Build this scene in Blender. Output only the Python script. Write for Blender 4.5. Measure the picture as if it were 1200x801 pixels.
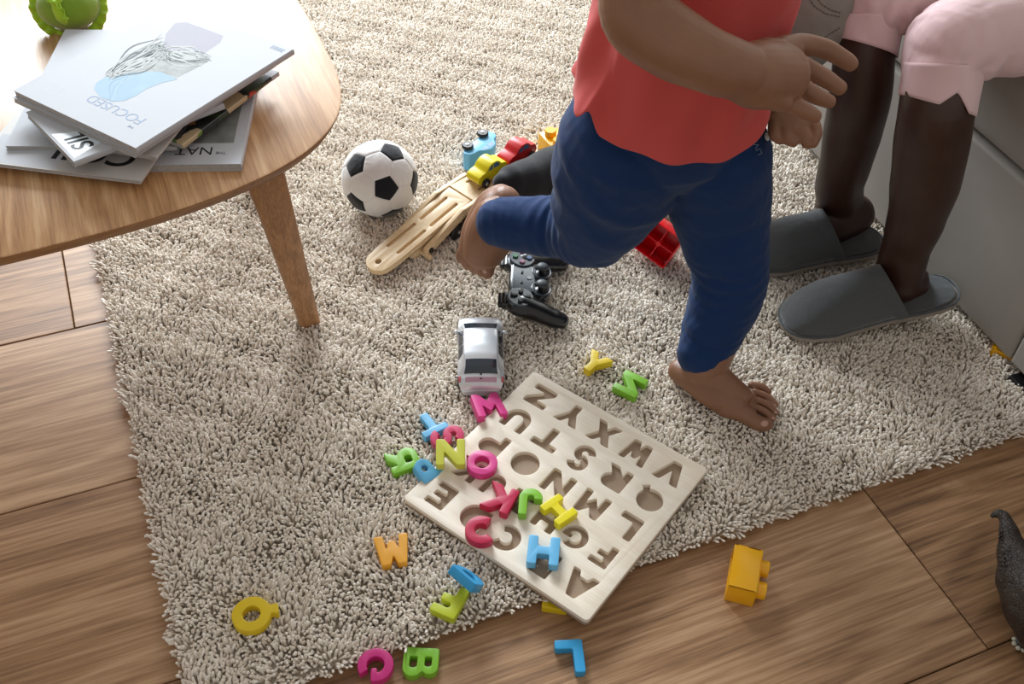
import bpy, bmesh, math, random
import numpy as np
from mathutils import Vector, Matrix, Euler
random.seed(7); rng = np.random.default_rng(7)
PI = math.pi
S = bpy.context.scene
COL = S.collection
for o in list(bpy.data.objects): bpy.data.objects.remove(o, do_unlink=True)

# ------------------------------------------------------------------ camera
W, H = 1200, 801
F, PITCH, ROLL, CH = 1231.06, 0.7903128, 0.0462366, 1.1898758
_cp, _sp, _cr, _sr = math.cos(PITCH), math.sin(PITCH), math.cos(ROLL), math.sin(ROLL)
FW = Vector((0, _cp, -_sp)); _rt = Vector((1, 0, 0)); _up = Vector((0, _sp, _cp))
RT = _cr*_rt + _sr*_up; UP = -_sr*_rt + _cr*_up
CAM = Vector((0, 0, CH))
cd = bpy.data.cameras.new('camera'); cd.sensor_width = 36; cd.lens = F*36/W; cd.clip_start = .05
cam = bpy.data.objects.new('camera', cd); COL.objects.link(cam)
cam.matrix_world = Matrix(((RT.x, UP.x, -FW.x, 0), (RT.y, UP.y, -FW.y, 0), (RT.z, UP.z, -FW.z, CH), (0, 0, 0, 1)))
S.camera = cam

# ------------------------------------------------------------------ light
w = bpy.data.worlds.new('world'); S.world = w; w.use_nodes = True
bgn = w.node_tree.nodes['Background']; bgn.inputs[0].default_value = (.97, .93, .88, 1); bgn.inputs[1].default_value = .48
def area(name, loc, tgt, sx, sy, power, color):
    l = bpy.data.lights.new(name, 'AREA'); l.shape = 'RECTANGLE'; l.size = sx; l.size_y = sy; l.energy = power; l.color = color
    o = bpy.data.objects.new(name, l); COL.objects.link(o); o.location = loc
    o.rotation_euler = (Vector(tgt)-Vector(loc)).to_track_quat('-Z', 'Y').to_euler()
    return o
area('window_daylight', (-1.3, 4.6, 2.1), (0, 1.2, 0), 2.4, 1.6, 325, (.86, .94, 1.0))
S.view_settings.view_transform = 'Standard'; S.view_settings.look = 'None'; S.view_settings.gamma = 1
S.view_settings.use_curve_mapping = False; S.view_settings.exposure = 0.04

# ------------------------------------------------------------------ helpers: geometry
def at(px, py, z):
    d = (px-W/2)/F*RT - (py-H/2)/F*UP + FW
    t = (z-CH)/d.z
    return CAM + t*d
def ppm(P): return F/((Vector(P)-CAM).dot(FW))
def heading(px, py, dx, dy, z):
    a = at(px, py, z); b = at(px+dx, py+dy, z); return math.atan2(b.y-a.y, b.x-a.x)

class G:
    def __init__(s): s.v = []; s.f = []; s.m = []
    def add(s, v, f, m=0, M=None):
        n = len(s.v)
        for p in v: s.v.append(tuple(M @ Vector(p)) if M is not None else tuple(p))
        s.f += [tuple(i+n for i in q) for q in f]; s.m += [m]*len(f); return s
    def join(s, g, M=None, m=None):
        n = len(s.v)
        for p in g.v: s.v.append(tuple(M @ Vector(p)) if M is not None else tuple(p))
        s.f += [tuple(i+n for i in q) for q in g.f]; s.m += (g.m if m is None else [m]*len(g.f)); return s
    def tube(s, pts, rad, n=20, m=0, flat=1.0, upv=None):
        """swept tube; flat = ratio of the radius along upv"""
        pts = [Vector(p) for p in pts]; k = len(pts)
        if not hasattr(rad, '__len__'): rad = [rad]*k
        # resample smoothly (catmull-rom)
        P = []; R = []
        sub = 6
        for i in range(k-1):
            p0 = pts[max(i-1, 0)]; p1 = pts[i]; p2 = pts[i+1]; p3 = pts[min(i+2, k-1)]
            for j in range(sub):
                t = j/sub
                P.append(.5*((2*p1)+(p2-p0)*t+(2*p0-5*p1+4*p2-p3)*t*t+(-p0+3*p1-3*p2+p3)*t**3))
                tt = t*t*(3-2*t); R.append(rad[i]*(1-tt)+rad[i+1]*tt)
        P.append(pts[-1]); R.append(rad[-1])
        # round caps
        d0 = (P[0]-P[1]).normalized(); d1 = (P[-1]-P[-2]).normalized()
        cap0 = [(P[0]+d0*R[0]*math.sin(a)*.9, R[0]*math.cos(a)) for a in (1.45, 1.1, .75, .4)]
        cap1 = [(P[-1]+d1*R[-1]*math.sin(a)*.9, R[-1]*math.cos(a)) for a in (.4, .75, 1.1, 1.45)]
        P = [c[0] for c in cap0]+P+[c[0] for c in cap1]; R = [c[1] for c in cap0]+R+[c[1] for c in cap1]
        N = len(P); v = []; f = []
        ref = Vector(upv).normalized() if upv is not None else None
        last = None
        for i in range(N):
            T = (P[min(i+1, N-1)]-P[max(i-1, 0)]).normalized()
            if ref is not None: a = (ref-T*ref.dot(T))
            elif last is None: a = T.orthogonal()
            else: a = last-T*last.dot(T)
            if a.length < 1e-6: a = T.orthogonal()
            a.normalize(); last = a; b = T.cross(a)
            for j in range(n):
                q = 2*PI*j/n; v.append(P[i]+a*(math.cos(q)*R[i]*flat)+b*(math.sin(q)*R[i]))
        for i in range(N-1):
            for j in range(n):
                f.append((i*n+j, i*n+(j+1) % n, (i+1)*n+(j+1) % n, (i+1)*n+j))
        f.append(tuple(reversed(range(n)))); f.append(tuple(range((N-1)*n, N*n)))
        return s.add(v, f, m)
    def cyl(s, a, b, r, n=24, m=0, r2=None, bev=0):
        a = Vector(a); b = Vector(b); T = (b-a).normalized(); x = T.orthogonal().normalized(); y = T.cross(x); r2 = r if r2 is None else r2
        L = (b-a).length
        rows = [(0, max(r-bev, 1e-5)), (bev, r), (L-bev, r2), (L, max(r2-bev, 1e-5))] if bev > 0 else [(0, r), (L, r2)]
        v = []; f = []
        for (h, rr) in rows:
            for j in range(n):
                q = 2*PI*j/n; v.append(a+T*h+x*(math.cos(q)*rr)+y*(math.sin(q)*rr))
        for i in range(len(rows)-1):
            for j in range(n): f.append((i*n+j, i*n+(j+1) % n, (i+1)*n+(j+1) % n, (i+1)*n+j))
        f.append(tuple(reversed(range(n)))); f.append(tuple(range((len(rows)-1)*n, len(rows)*n)))
        return s.add(v, f, m)
    def ell(s, c, r, M=None, m=0, nu=24, nv=14):
        c = Vector(c); v = []; f = []
        R = M if M is not None else Matrix.Identity(3)
        for i in range(nv+1):
            th = PI*i/nv
            for j in range(nu):
                q = 2*PI*j/nu; v.append(c+R @ Vector((r[0]*math.sin(th)*math.cos(q), r[1]*math.sin(th)*math.sin(q), r[2]*math.cos(th))))
        for i in range(nv):
            for j in range(nu): f.append((i*nu+j, (i+1)*nu+j, (i+1)*nu+(j+1) % nu, i*nu+(j+1) % nu))
        return s.add(v, f, m)
    def box(s, x0, y0, z0, x1, y1, z1, M=None, m=0, bev=0, seg=2):
        bm = bmesh.new(); bmesh.ops.create_cube(bm, size=1)
        for q in bm.verts: q.co = Vector(((x0+x1)/2+q.co.x*(x1-x0), (y0+y1)/2+q.co.y*(y1-y0), (z0+z1)/2+q.co.z*(z1-z0)))
        if bev > 0: bmesh.ops.bevel(bm, geom=list(bm.edges), offset=bev, segments=seg, affect='EDGES', profile=.5)
        bm.verts.index_update()
        s.add([q.co.copy() for q in bm.verts], [[q.index for q in fa.verts] for fa in bm.faces], m, M); bm.free(); return s
    def loft(s, rings, m=0, closed=True, cap=True):
        n = len(rings[0]); v = [p for r in rings for p in r]; f = []
        for i in range(len(rings)-1):
            for j in range(n if closed else n-1): f.append((i*n+j, i*n+(j+1) % n, (i+1)*n+(j+1) % n, (i+1)*n+j))
        if cap and closed: f.append(tuple(reversed(range(n)))); f.append(tuple(range((len(rings)-1)*n, len(rings)*n)))
        return s.add(v, f, m)
    def prism(s, poly, z0, z1, M=None, m=0, bev=0):
        """convex-ish ngon prism with optional chamfer (inset towards centroid)"""
        cx = sum(p[0] for p in poly)/len(poly); cy = sum(p[1] for p in poly)/len(poly)
        def ins(d):
            out = []
            for x, y in poly:
                l = math.hypot(x-cx, y-cy) or 1; out.append((x-(x-cx)/l*d, y-(y-cy)/l*d))
            return out
        rows = [(z0, ins(bev)), (z0+bev, poly), (z1-bev, poly), (z1, ins(bev))] if bev > 0 else [(z0, poly), (z1, poly)]
        rings = [[(x, y, z) for x, y in pl] for z, pl in rows]
        g = G().loft(rings); return s.join(g, M, m)
    def mesh(s, name='m'):
        me = bpy.data.meshes.new(name); me.from_pydata(s.v, [], s.f); me.validate()
        bm = bmesh.new(); bm.from_mesh(me); bmesh.ops.recalc_face_normals(bm, faces=bm.faces); bm.to_mesh(me); bm.free()
        if len(me.polygons) == len(s.m): me.polygons.foreach_set('material_index', s.m)
        return me

def setprops(o, **k):
    for a, b in k.items():
        if b is not None: o[a] = b
def obj(name, geo, mats, parent=None, base=None, smooth=None, label=None):
    """one mesh object; world-space geometry is re-expressed relative to the parent's (or its own) base"""
    me = geo.mesh(name) if isinstance(geo, G) else geo
    if parent is not None: inv = parent['_M'] if False else PM[parent.name].inverted()
    elif base is not None: inv = base.inverted()
    else: inv = None
    if inv is not None: me.transform(inv)
    if not isinstance(mats, (list, tuple)): mats = [mats]
    for m in mats: me.materials.append(m)
    o = bpy.data.objects.new(name, me); COL.objects.link(o)
    if parent is not None: o.parent = parent; PM[o.name] = PM[parent.name]
    elif base is not None: o.matrix_world = base; PM[o.name] = base
    else: PM[o.name] = Matrix.Identity(4)
    if smooth is not None:
        me.polygons.foreach_set('use_smooth', [True]*len(me.polygons))
        if smooth < 179: me.set_sharp_from_angle(angle=math.radians(smooth))
    if label: o['label'] = label
    return o
PM = {}
def thing(name, M, label, cat, group=None):
    if not isinstance(M, Matrix): M = Matrix.Translation(Vector(M))
    o = bpy.data.objects.new(name, None); COL.objects.link(o); o.matrix_world = M; o.empty_display_size = .02
    setprops(o, label=label, category=cat, group=group); PM[o.name] = M
    return o
def tag(o, label, cat, group=None): setprops(o, label=label, category=cat, group=group); return o
def frame(loc, rz=0, rx=0, ry=0):
    return Matrix.Translation(Vector(loc)) @ Euler((rx, ry, rz), 'XYZ').to_matrix().to_4x4()

def remesh(g, voxel, smooth=4, fac=.5, name='m'):
    """union of overlapping volumes into one continuous skin"""
    me = g.mesh(name); o = bpy.data.objects.new('tmp', me); COL.objects.link(o)
    r = o.modifiers.new('r', 'REMESH'); r.mode = 'VOXEL'; r.voxel_size = voxel
    if smooth: s_ = o.modifiers.new('s', 'SMOOTH'); s_.factor = fac; s_.iterations = smooth
    dg = bpy.context.evaluated_depsgraph_get(); dg.update()
    out = bpy.data.meshes.new_from_object(o.evaluated_get(dg)); bpy.data.objects.remove(o, do_unlink=True)
    out.name = name; return out
def curve_mesh(splines, ext, bev, name='m', res=2, M=None):
    """outlines (even-odd filled) extruded to z 0..2*ext with rounded edges"""
    cu = bpy.data.curves.new('c', 'CURVE'); cu.dimensions = '2D'; cu.fill_mode = 'BOTH'
    for sp in splines:
        q = cu.splines.new('POLY'); q.points.add(len(sp)-1); q.use_cyclic_u = True
        for i, (x, y) in enumerate(sp): q.points[i].co = (x, y, 0, 1)
    cu.extrude = ext-bev; cu.bevel_depth = bev; cu.bevel_resolution = res; cu.offset = -bev
    o = bpy.data.objects.new('c', cu); COL.objects.link(o)
    dg = bpy.context.evaluated_depsgraph_get(); dg.update()
    me = bpy.data.meshes.new_from_object(o.evaluated_get(dg)); bpy.data.objects.remove(o, do_unlink=True)
    me.transform(Matrix.Translation((0, 0, ext)))
    bm = bmesh.new(); bm.from_mesh(me); bmesh.ops.remove_doubles(bm, verts=bm.verts, dist=1e-6); bmesh.ops.recalc_face_normals(bm, faces=bm.faces); bm.to_mesh(me); bm.free()
    if M is not None: me.transform(M)
    me.name = name; return me
def text_mesh(body, size, M, shear=0, ext=.00008, off=0, align='LEFT'):
    cu = bpy.data.curves.new('t', 'FONT'); cu.body = body; cu.size = size; cu.shear = shear; cu.extrude = ext; cu.offset = off; cu.align_x = align
    o = bpy.data.objects.new('t', cu); COL.objects.link(o)
    dg = bpy.context.evaluated_depsgraph_get(); dg.update()
    me = bpy.data.meshes.new_from_object(o.evaluated_get(dg)); bpy.data.objects.remove(o, do_unlink=True)
    me.transform(M); return me

# ------------------------------------------------------------------ helpers: materials
def nodes(name):
    m = bpy.data.materials.new(name); m.use_nodes = True; nt = m.node_tree
    return m, nt, nt.nodes['Principled BSDF']
def rgba(c): return (c[0], c[1], c[2], 1)
def mat(name, col, rough=.5, metal=0, coat=0, sss=0, noise=0, nscale=40, bump=0, bscale=200, spec=.5, sheen=0, emit=None, detail=4, bdist=.002):
    m, nt, b = nodes(name)
    b.inputs['Base Color'].default_value = rgba(col); b.inputs['Roughness'].default_value = rough
    b.inputs['Metallic'].default_value = metal; b.inputs['Coat Weight'].default_value = coat; b.inputs['Coat Roughness'].default_value = .15
    b.inputs['Specular IOR Level'].default_value = spec
    if sss: b.inputs['Subsurface Weight'].default_value = sss; b.inputs['Subsurface Radius'].default_value = (.012, .005, .003); b.inputs['Subsurface Scale'].default_value = .5
    if sheen: b.inputs['Sheen Weight'].default_value = sheen; b.inputs['Sheen Roughness'].default_value = .5
    tc = nt.nodes.new('ShaderNodeTexCoord')
    nz = nt.nodes.new('ShaderNodeTexNoise'); nz.inputs['Scale'].default_value = nscale; nz.inputs['Detail'].default_value = detail
    nt.links.new(tc.outputs['Object'], nz.inputs['Vector'])
    mx = nt.nodes.new('ShaderNodeMix'); mx.data_type = 'RGBA'
    k = max(noise, .02)
    mx.inputs[6].default_value = rgba([c*(1-k) for c in col]); mx.inputs[7].default_value = rgba([min(1, c*(1+k)) for c in col])
    nt.links.new(nz.outputs['Fac'], mx.inputs[0]); nt.links.new(mx.outputs[2], b.inputs['Base Color'])
    if bump:
        n2 = nt.nodes.new('ShaderNodeTexNoise'); n2.inputs['Scale'].default_value = bscale; n2.inputs['Detail'].default_value = 5
        nt.links.new(tc.outputs['Object'], n2.inputs['Vector'])
        bp = nt.nodes.new('ShaderNodeBump'); bp.inputs['Strength'].default_value = bump; bp.inputs['Distance'].default_value = bdist
        nt.links.new(n2.outputs['Fac'], bp.inputs['Height']); nt.links.new(bp.outputs[0], b.inputs['Normal'])
    return m
def wood(name, c1, c2, c3, rough=.4, scale=1.0, stretch=(1, 9, 9), attr=None, coat=0, bump=.15, rings=1.0):
    m, nt, b = nodes(name); L = nt.links.new
    tc = nt.nodes.new('ShaderNodeTexCoord'); mp = nt.nodes.new('ShaderNodeMapping'); mp.inputs['Scale'].default_value = [q*scale for q in stretch]
    src = tc.outputs['Object']
    if attr:
        a = nt.nodes.new('ShaderNodeAttribute'); a.attribute_name = attr
        ad = nt.nodes.new('ShaderNodeVectorMath'); ad.operation = 'MULTIPLY_ADD'
        L(a.outputs['Vector'], ad.inputs[0]); ad.inputs[1].default_value = (7, 3, 5); L(src, ad.inputs[2]); src = ad.outputs[0]
    L(src, mp.inputs['Vector'])
    n1 = nt.nodes.new('ShaderNodeTexNoise'); n1.inputs['Scale'].default_value = 1.6; n1.inputs['Detail'].default_value = 3; n1.inputs['Distortion'].default_value = .4
    L(mp.outputs[0], n1.inputs['Vector'])
    # growth rings: sine of the noise field
    mu = nt.nodes.new('ShaderNodeMath'); mu.operation = 'MULTIPLY'; mu.inputs[1].default_value = 38*rings; L(n1.outputs['Fac'], mu.inputs[0])
    sn = nt.nodes.new('ShaderNodeMath'); sn.operation = 'SINE'; L(mu.outputs[0], sn.inputs[0])
    n2 = nt.nodes.new('ShaderNodeTexNoise'); n2.inputs['Scale'].default_value = 1; n2.inputs['Detail'].default_value = 6; n2.inputs['Roughness'].default_value = .65
    mp2 = nt.nodes.new('ShaderNodeMapping'); mp2.inputs['Scale'].default_value = [q*scale*k for q, k in zip(stretch, [26 if q_ > 1 else 6 for q_ in stretch])]
    L(src, mp2.inputs['Vector']); L(mp2.outputs[0], n2.inputs['Vector'])
    n3 = nt.nodes.new('ShaderNodeTexNoise'); n3.inputs['Scale'].default_value = .5; n3.inputs['Detail'].default_value = 2; L(mp.outputs[0], n3.inputs['Vector'])
    r1 = nt.nodes.new('ShaderNodeMapRange'); r1.inputs[1].default_value = -1; r1.inputs[2].default_value = 1; r1.inputs[3].default_value = 0; r1.inputs[4].default_value = .3
    L(sn.outputs[0], r1.inputs[0])
    s1 = nt.nodes.new('ShaderNodeMath'); s1.operation = 'MULTIPLY_ADD'; L(n2.outputs['Fac'], s1.inputs[0]); s1.inputs[1].default_value = 1.7; L(r1.outputs[0], s1.inputs[2])
    s2 = nt.nodes.new('ShaderNodeMath'); s2.operation = 'MULTIPLY_ADD'; L(n3.outputs['Fac'], s2.inputs[0]); s2.inputs[1].default_value = 1.2; L(s1.outputs[0], s2.inputs[2])
    r2 = nt.nodes.new('ShaderNodeMapRange'); r2.inputs[1].default_value = 1.12; r2.inputs[2].default_value = 2.12; L(s2.outputs[0], r2.inputs[0])
    cr = nt.nodes.new('ShaderNodeValToRGB'); cr.color_ramp.elements[0].color = rgba(c1); cr.color_ramp.elements[1].color = rgba(c3)
    e = cr.color_ramp.elements.new(.5); e.color = rgba(c2); L(r2.outputs[0], cr.inputs[0])
    L(cr.outputs[0], b.inputs['Base Color']); b.inputs['Roughness'].default_value = rough; b.inputs['Coat Weight'].default_value = coat; b.inputs['Coat Roughness'].default_value = .25
    bp = nt.nodes.new('ShaderNodeBump'); bp.inputs['Strength'].default_value = bump; bp.inputs['Distance'].default_value = .001
    L(n2.outputs['Fac'], bp.inputs['Height']); L(bp.outputs[0], b.inputs['Normal'])
    return m
def cloth(name, col, rough=.85, wr=.5, wscale=14, weave=1200, sheen=.3, var=.06, dist=.01, stretch=(1, 1, 1)):
    m, nt, b = nodes(name); L = nt.links.new
    tc = nt.nodes.new('ShaderNodeTexCoord'); mp = nt.nodes.new('ShaderNodeMapping'); mp.inputs['Scale'].default_value = stretch; L(tc.outputs['Object'], mp.inputs[0])
    n1 = nt.nodes.new('ShaderNodeTexNoise'); n1.inputs['Scale'].default_value = wscale; n1.inputs['Detail'].default_value = 2; n1.inputs['Distortion'].default_value = .8; L(mp.outputs[0], n1.inputs['Vector'])
    n2 = nt.nodes.new('ShaderNodeTexNoise'); n2.inputs['Scale'].default_value = weave; n2.inputs['Detail'].default_value = 2; L(tc.outputs['Object'], n2.inputs['Vector'])
    b1 = nt.nodes.new('ShaderNodeBump'); b1.inputs['Strength'].default_value = wr; b1.inputs['Distance'].default_value = dist; L(n1.outputs['Fac'], b1.inputs['Height'])
    b2 = nt.nodes.new('ShaderNodeBump'); b2.inputs['Strength'].default_value = .35; b2.inputs['Distance'].default_value = .0006; L(n2.outputs['Fac'], b2.inputs['Height']); L(b1.outputs[0], b2.inputs['Normal'])
    L(b2.outputs[0], b.inputs['Normal'])
    mx = nt.nodes.new('ShaderNodeMix'); mx.data_type = 'RGBA'; mx.inputs[6].default_value = rgba([c*(1-var) for c in col]); mx.inputs[7].default_value = rgba([min(1, c*(1+var)) for c in col])
    L(n2.outputs['Fac'], mx.inputs[0]); L(mx.outputs[2], b.inputs['Base Color'])
    b.inputs['Roughness'].default_value = rough; b.inputs['Sheen Weight'].default_value = sheen; b.inputs['Sheen Roughness'].default_value = .5; b.inputs['Specular IOR Level'].default_value = .25
    return m
def skin(name, col, red, rough=.48):
    m, nt, b = nodes(name); L = nt.links.new
    tc = nt.nodes.new('ShaderNodeTexCoord')
    n1 = nt.nodes.new('ShaderNodeTexNoise'); n1.inputs['Scale'].default_value = 28; n1.inputs['Detail'].default_value = 4; L(tc.outputs['Object'], n1.inputs['Vector'])
    mx = nt.nodes.new('ShaderNodeMix'); mx.data_type = 'RGBA'; mx.inputs[6].default_value = rgba(col); mx.inputs[7].default_value = rgba(red); L(n1.outputs['Fac'], mx.inputs[0])
    L(mx.outputs[2], b.inputs['Base Color']); b.inputs['Roughness'].default_value = rough
    b.inputs['Subsurface Weight'].default_value = .12; b.inputs['Subsurface Radius'].default_value = (.01, .004, .002); b.inputs['Subsurface Scale'].default_value = .4
    n2 = nt.nodes.new('ShaderNodeTexNoise'); n2.inputs['Scale'].default_value = 600; n2.inputs['Detail'].default_value = 3; L(tc.outputs['Object'], n2.inputs['Vector'])
    bp = nt.nodes.new('ShaderNodeBump'); bp.inputs['Strength'].default_value = .25; bp.inputs['Distance'].default_value = .0006; L(n2.outputs['Fac'], bp.inputs['Height']); L(bp.outputs[0], b.inputs['Normal'])
    return m

M_floor = wood('oak_floor', (.14, .066, .027), (.37, .203, .098), (.58, .37, .21), rough=.48, scale=1.0, stretch=(1.0, 7, 7), attr='plank', bump=.25)
M_table = wood('oak_table', (.30, .135, .05), (.52, .28, .12), (.72, .47, .26), rough=.42, scale=1.6, stretch=(7, 1, 7), coat=.0, bump=.12, rings=.7)
M_leg = wood('oak_leg', (.26, .125, .05), (.42, .21, .09), (.54, .31, .15), rough=.45, scale=2, stretch=(8, 8, 1), bump=.12)
M_edge = wood('oak_edge', (.20, .09, .035), (.32, .155, .06), (.44, .24, .11), rough=.45, scale=2, stretch=(1, 8, 8), bump=.12)
M_birch = wood('birch_plywood', (.80, .68, .53), (.87, .77, .63), (.92, .84, .72), rough=.5, scale=3, stretch=(1, 6, 6), bump=.05, rings=.5)
M_mdf = mat('fibreboard', (.37, .27, .19), rough=.8, noise=.25, nscale=900)
M_pine = wood('pale_pine', (.66, .46, .25), (.78, .59, .35), (.88, .72, .48), rough=.42, scale=4, stretch=(1, 8, 8), bump=.05, rings=.6)
M_slot = mat('slot_wood', (.48, .31, .14), rough=.6, noise=.1)
def paint(name, c, rough=.38): return mat(name, c, rough=rough, noise=.05, nscale=60, bump=.06, bscale=500, bdist=.0005)
P_yel = paint('yellow_paint', (.78, .56, .01)); P_orange = paint('orange_paint', (.86, .40, .03)); P_lime = paint('lime_paint', (.52, .60, .02))
P_green = paint('green_paint', (.22, .52, .03)); P_blue = paint('blue_paint', (.03, .34, .66)); P_sky = paint('sky_blue_paint', (.14, .48, .78))
P_pink = paint('pink_paint', (.72, .05, .26)); P_crim = paint('crimson_paint', (.55, .015, .07)); P_mag = paint('magenta_paint', (.60, .02, .20)); P_red = paint('red_paint', (.62, .015, .02))
P_brightyel = paint('bright_yellow_paint', (.84, .72, .01)); P_rose = paint('rose_paint', (.68, .06, .16))
M_black = mat('black_plastic', (.008, .008, .009), rough=.35, noise=.1)
M_rubber = mat('black_wheel', (.012, .012, .013), rough=.45, noise=.1)
M_chrome = mat('chrome', (.75, .75, .77), rough=.18, metal=1)
M_paper = mat('white_paper', (.50, .51, .54), rough=.6, noise=.02, spec=.25)
M_pages = mat('page_edges', (.42, .40, .38), rough=.8, noise=.3, nscale=300)
M_cream = mat('cream_paper', (.56, .535, .51), rough=.5, noise=.02, spec=.3)
M_ink = mat('black_ink', (.012, .012, .014), rough=.5)
M_blueink = mat('blue_ink', (.03, .09, .22), rough=.5)
M_greyink = mat('grey_ink', (.55, .58, .62), rough=.5)
M_sofa = cloth('sofa_suede', (.33, .30, .265), wr=.12, wscale=6, weave=700, sheen=.25, var=.1)
M_stitch = mat('dark_stitching', (.10, .09, .08), rough=.8)
M_pants = cloth('navy_jersey', (.006, .030, .112), wr=.5, wscale=13, weave=900, sheen=.10, var=.18, dist=.012)
M_shirt = cloth('coral_cotton', (.60, .085, .078), wr=.35, wscale=9, weave=1100, sheen=.12, var=.05, dist=.012)
M_capri = cloth('pale_pink_cotton', (.74, .53, .54), wr=.5, wscale=14, weave=900, sheen=.2, var=.04, dist=.012)
M_grey = cloth('grey_denim', (.26, .235, .21), wr=.5, wscale=12, weave=900, sheen=.15, var=.1)
M_sock = cloth('black_knit', (.013, .014, .017), wr=.2, wscale=20, weave=1500, sheen=.25, var=.3)
M_felt = cloth('grey_felt', (.082, .087, .090), wr=.25, wscale=30, weave=900, sheen=.4, var=.35)
M_sole = mat('slipper_sole', (.33, .28, .24), rough=.85, noise=.15, nscale=200, bump=.5, bscale=600)
M_skinT = skin('toddler_skin', (.215, .098, .050), (.30, .145, .082))
M_skinW = skin('woman_skin', (.036, .014, .0085), (.060, .024, .015), rough=.42)
M_nail = mat('nail', (.50, .28, .22), rough=.3, noise=.03)
M_nailW = mat('white_button', (.82, .80, .76), rough=.4)
M_pant_tag = mat('grey_print', (.16, .22, .33), rough=.6)

# ------------------------------------------------------------------ floor (planks lie along 24 degrees)
A24 = math.radians(24); FR = frame((0, 0, 0), A24)
def floor():
    g = G(); ids = []
    rows = [(-.95, -.62), (-.62, -.30), (-.30, .03), (.03, .366), (.366, .69), (.69, 1.013), (1.013, 1.345), (1.345, 1.68), (1.68, 2.01), (2.01, 2.34), (2.34, 2.67), (2.67, 3.0), (3.0, 3.33), (3.33, 3.66), (3.66, 3.99), (3.99, 4.32), (4.32, 4.65), (4.65, 4.98)]
    off = [.3, -.6, .5, -.35, .838, -.75, .45, -.16, .8, .2, -.5, .6, .1, -.4, .5, -.2, .3, -.6]
    for (v0, v1), o0 in zip(rows, off):
        xs = [-4]+[o0+1.9*k for k in range(-2, 4)]+[5]
        for x0, x1 in zip(xs[:-1], xs[1:]):
            if x1-x0 < .05: continue
            n = len(g.f); g.box(x0+.0009, v0+.0009, -.02, x1-.0009, v1-.0009, 0, bev=.0012, seg=1); ids.append((n, len(g.f), random.random()))
    g.box(-4, -.95, -.05, 5, 4.98, -.019)
    me = bpy.data.meshes.new('floor'); me.from_pydata(g.v, [], g.f)
    vals = np.zeros(len(me.vertices)*3, np.float32).reshape(-1, 3)
    for a, b, r in ids:
        for q in range(a, b):
            for vi in g.f[q]: vals[vi] = (r*9, r*5, r*7)
    at_ = me.attributes.new('plank', 'FLOAT_VECTOR', 'POINT'); at_.data.foreach_set('vector', vals.ravel())
    me.materials.append(M_floor)
    o = bpy.data.objects.new('floor', me); COL.objects.link(o); o.matrix_world = FR; o['kind'] = 'structure'
floor()

# walls stand well outside the picture; the daylight comes through the window in the far one
M_wall = mat('painted_wall', (.72, .70, .66), rough=.9, noise=.02, bump=.1, bscale=300)
def struct(name, g, m): o = obj(name, g, m); o['kind'] = 'structure'; return o
wu0, wu1, wz0, wz1 = -.62, 1.98, 1.15, 2.95
g = G()
for a in ((-4, 0, wu0, 3.1), (wu1, 0, 2.25, 3.1), (wu0, 0, wu1, wz0), (wu0, wz1, wu1, 3.1)): g.box(a[0], 4.98, a[1], a[2], 5.13, a[3])
struct('wall_back', G().join(g, FR), M_wall)
struct('wall_right', G().join(G().box(2.25, -.95, 0, 2.40, 5.13, 3.1), FR), M_wall)
g = G()
for a in ((wu0, wz0, wu0+.06, wz1), (wu1-.06, wz0, wu1, wz1), (wu0, wz0, wu1, wz0+.06), (wu0, wz1-.06, wu1, wz1), ((wu0+wu1)/2-.03, wz0, (wu0+wu1)/2+.03, wz1)): g.box(a[0], 5.0, a[1], a[2], 5.07, a[3], bev=.004)
struct('window_1', G().join(g, FR), mat('white_window_frame', (.8, .8, .8), rough=.4))

# ------------------------------------------------------------------ rug
def rugmat():
    m, nt, b = nodes('rug_yarn'); L = nt.links.new
    a = nt.nodes.new('ShaderNodeAttribute'); a.attribute_name = 'yarn'
    cr = nt.nodes.new('ShaderNodeValToRGB'); cr.color_ramp.elements[0].color = (.66, .55, .43, 1); cr.color_ramp.elements[1].color = (1.0, .94, .85, 1)
    L(a.outputs['Fac'], cr.inputs[0]); L(cr.outputs[0], b.inputs['Base Color']); b.inputs['Roughness'].default_value = .8
    b.inputs['Sheen Weight'].default_value = .2; b.inputs['Specular IOR Level'].default_value = .2
    return m
M_rug = rugmat()
M_back = mat('rug_backing', (.42, .36, .29), rough=.9, noise=.1)
RU0, RU1, RV0, RV1 = -.103, 1.30, .630, 2.95      # in the plank frame
RUGM = FR
rug = thing('rug', frame(FR @ Vector(((RU0+RU1)/2, (RV0+RV1)/2, 0)), A24), 'large cream shag rug with nubbly pile lying on the oak planks', 'rug')
g = G().box(RU0+.004, RV0+.004, .0005, RU1, RV1, .008, M=FR); obj('backing', g, M_back, rug)
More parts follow.
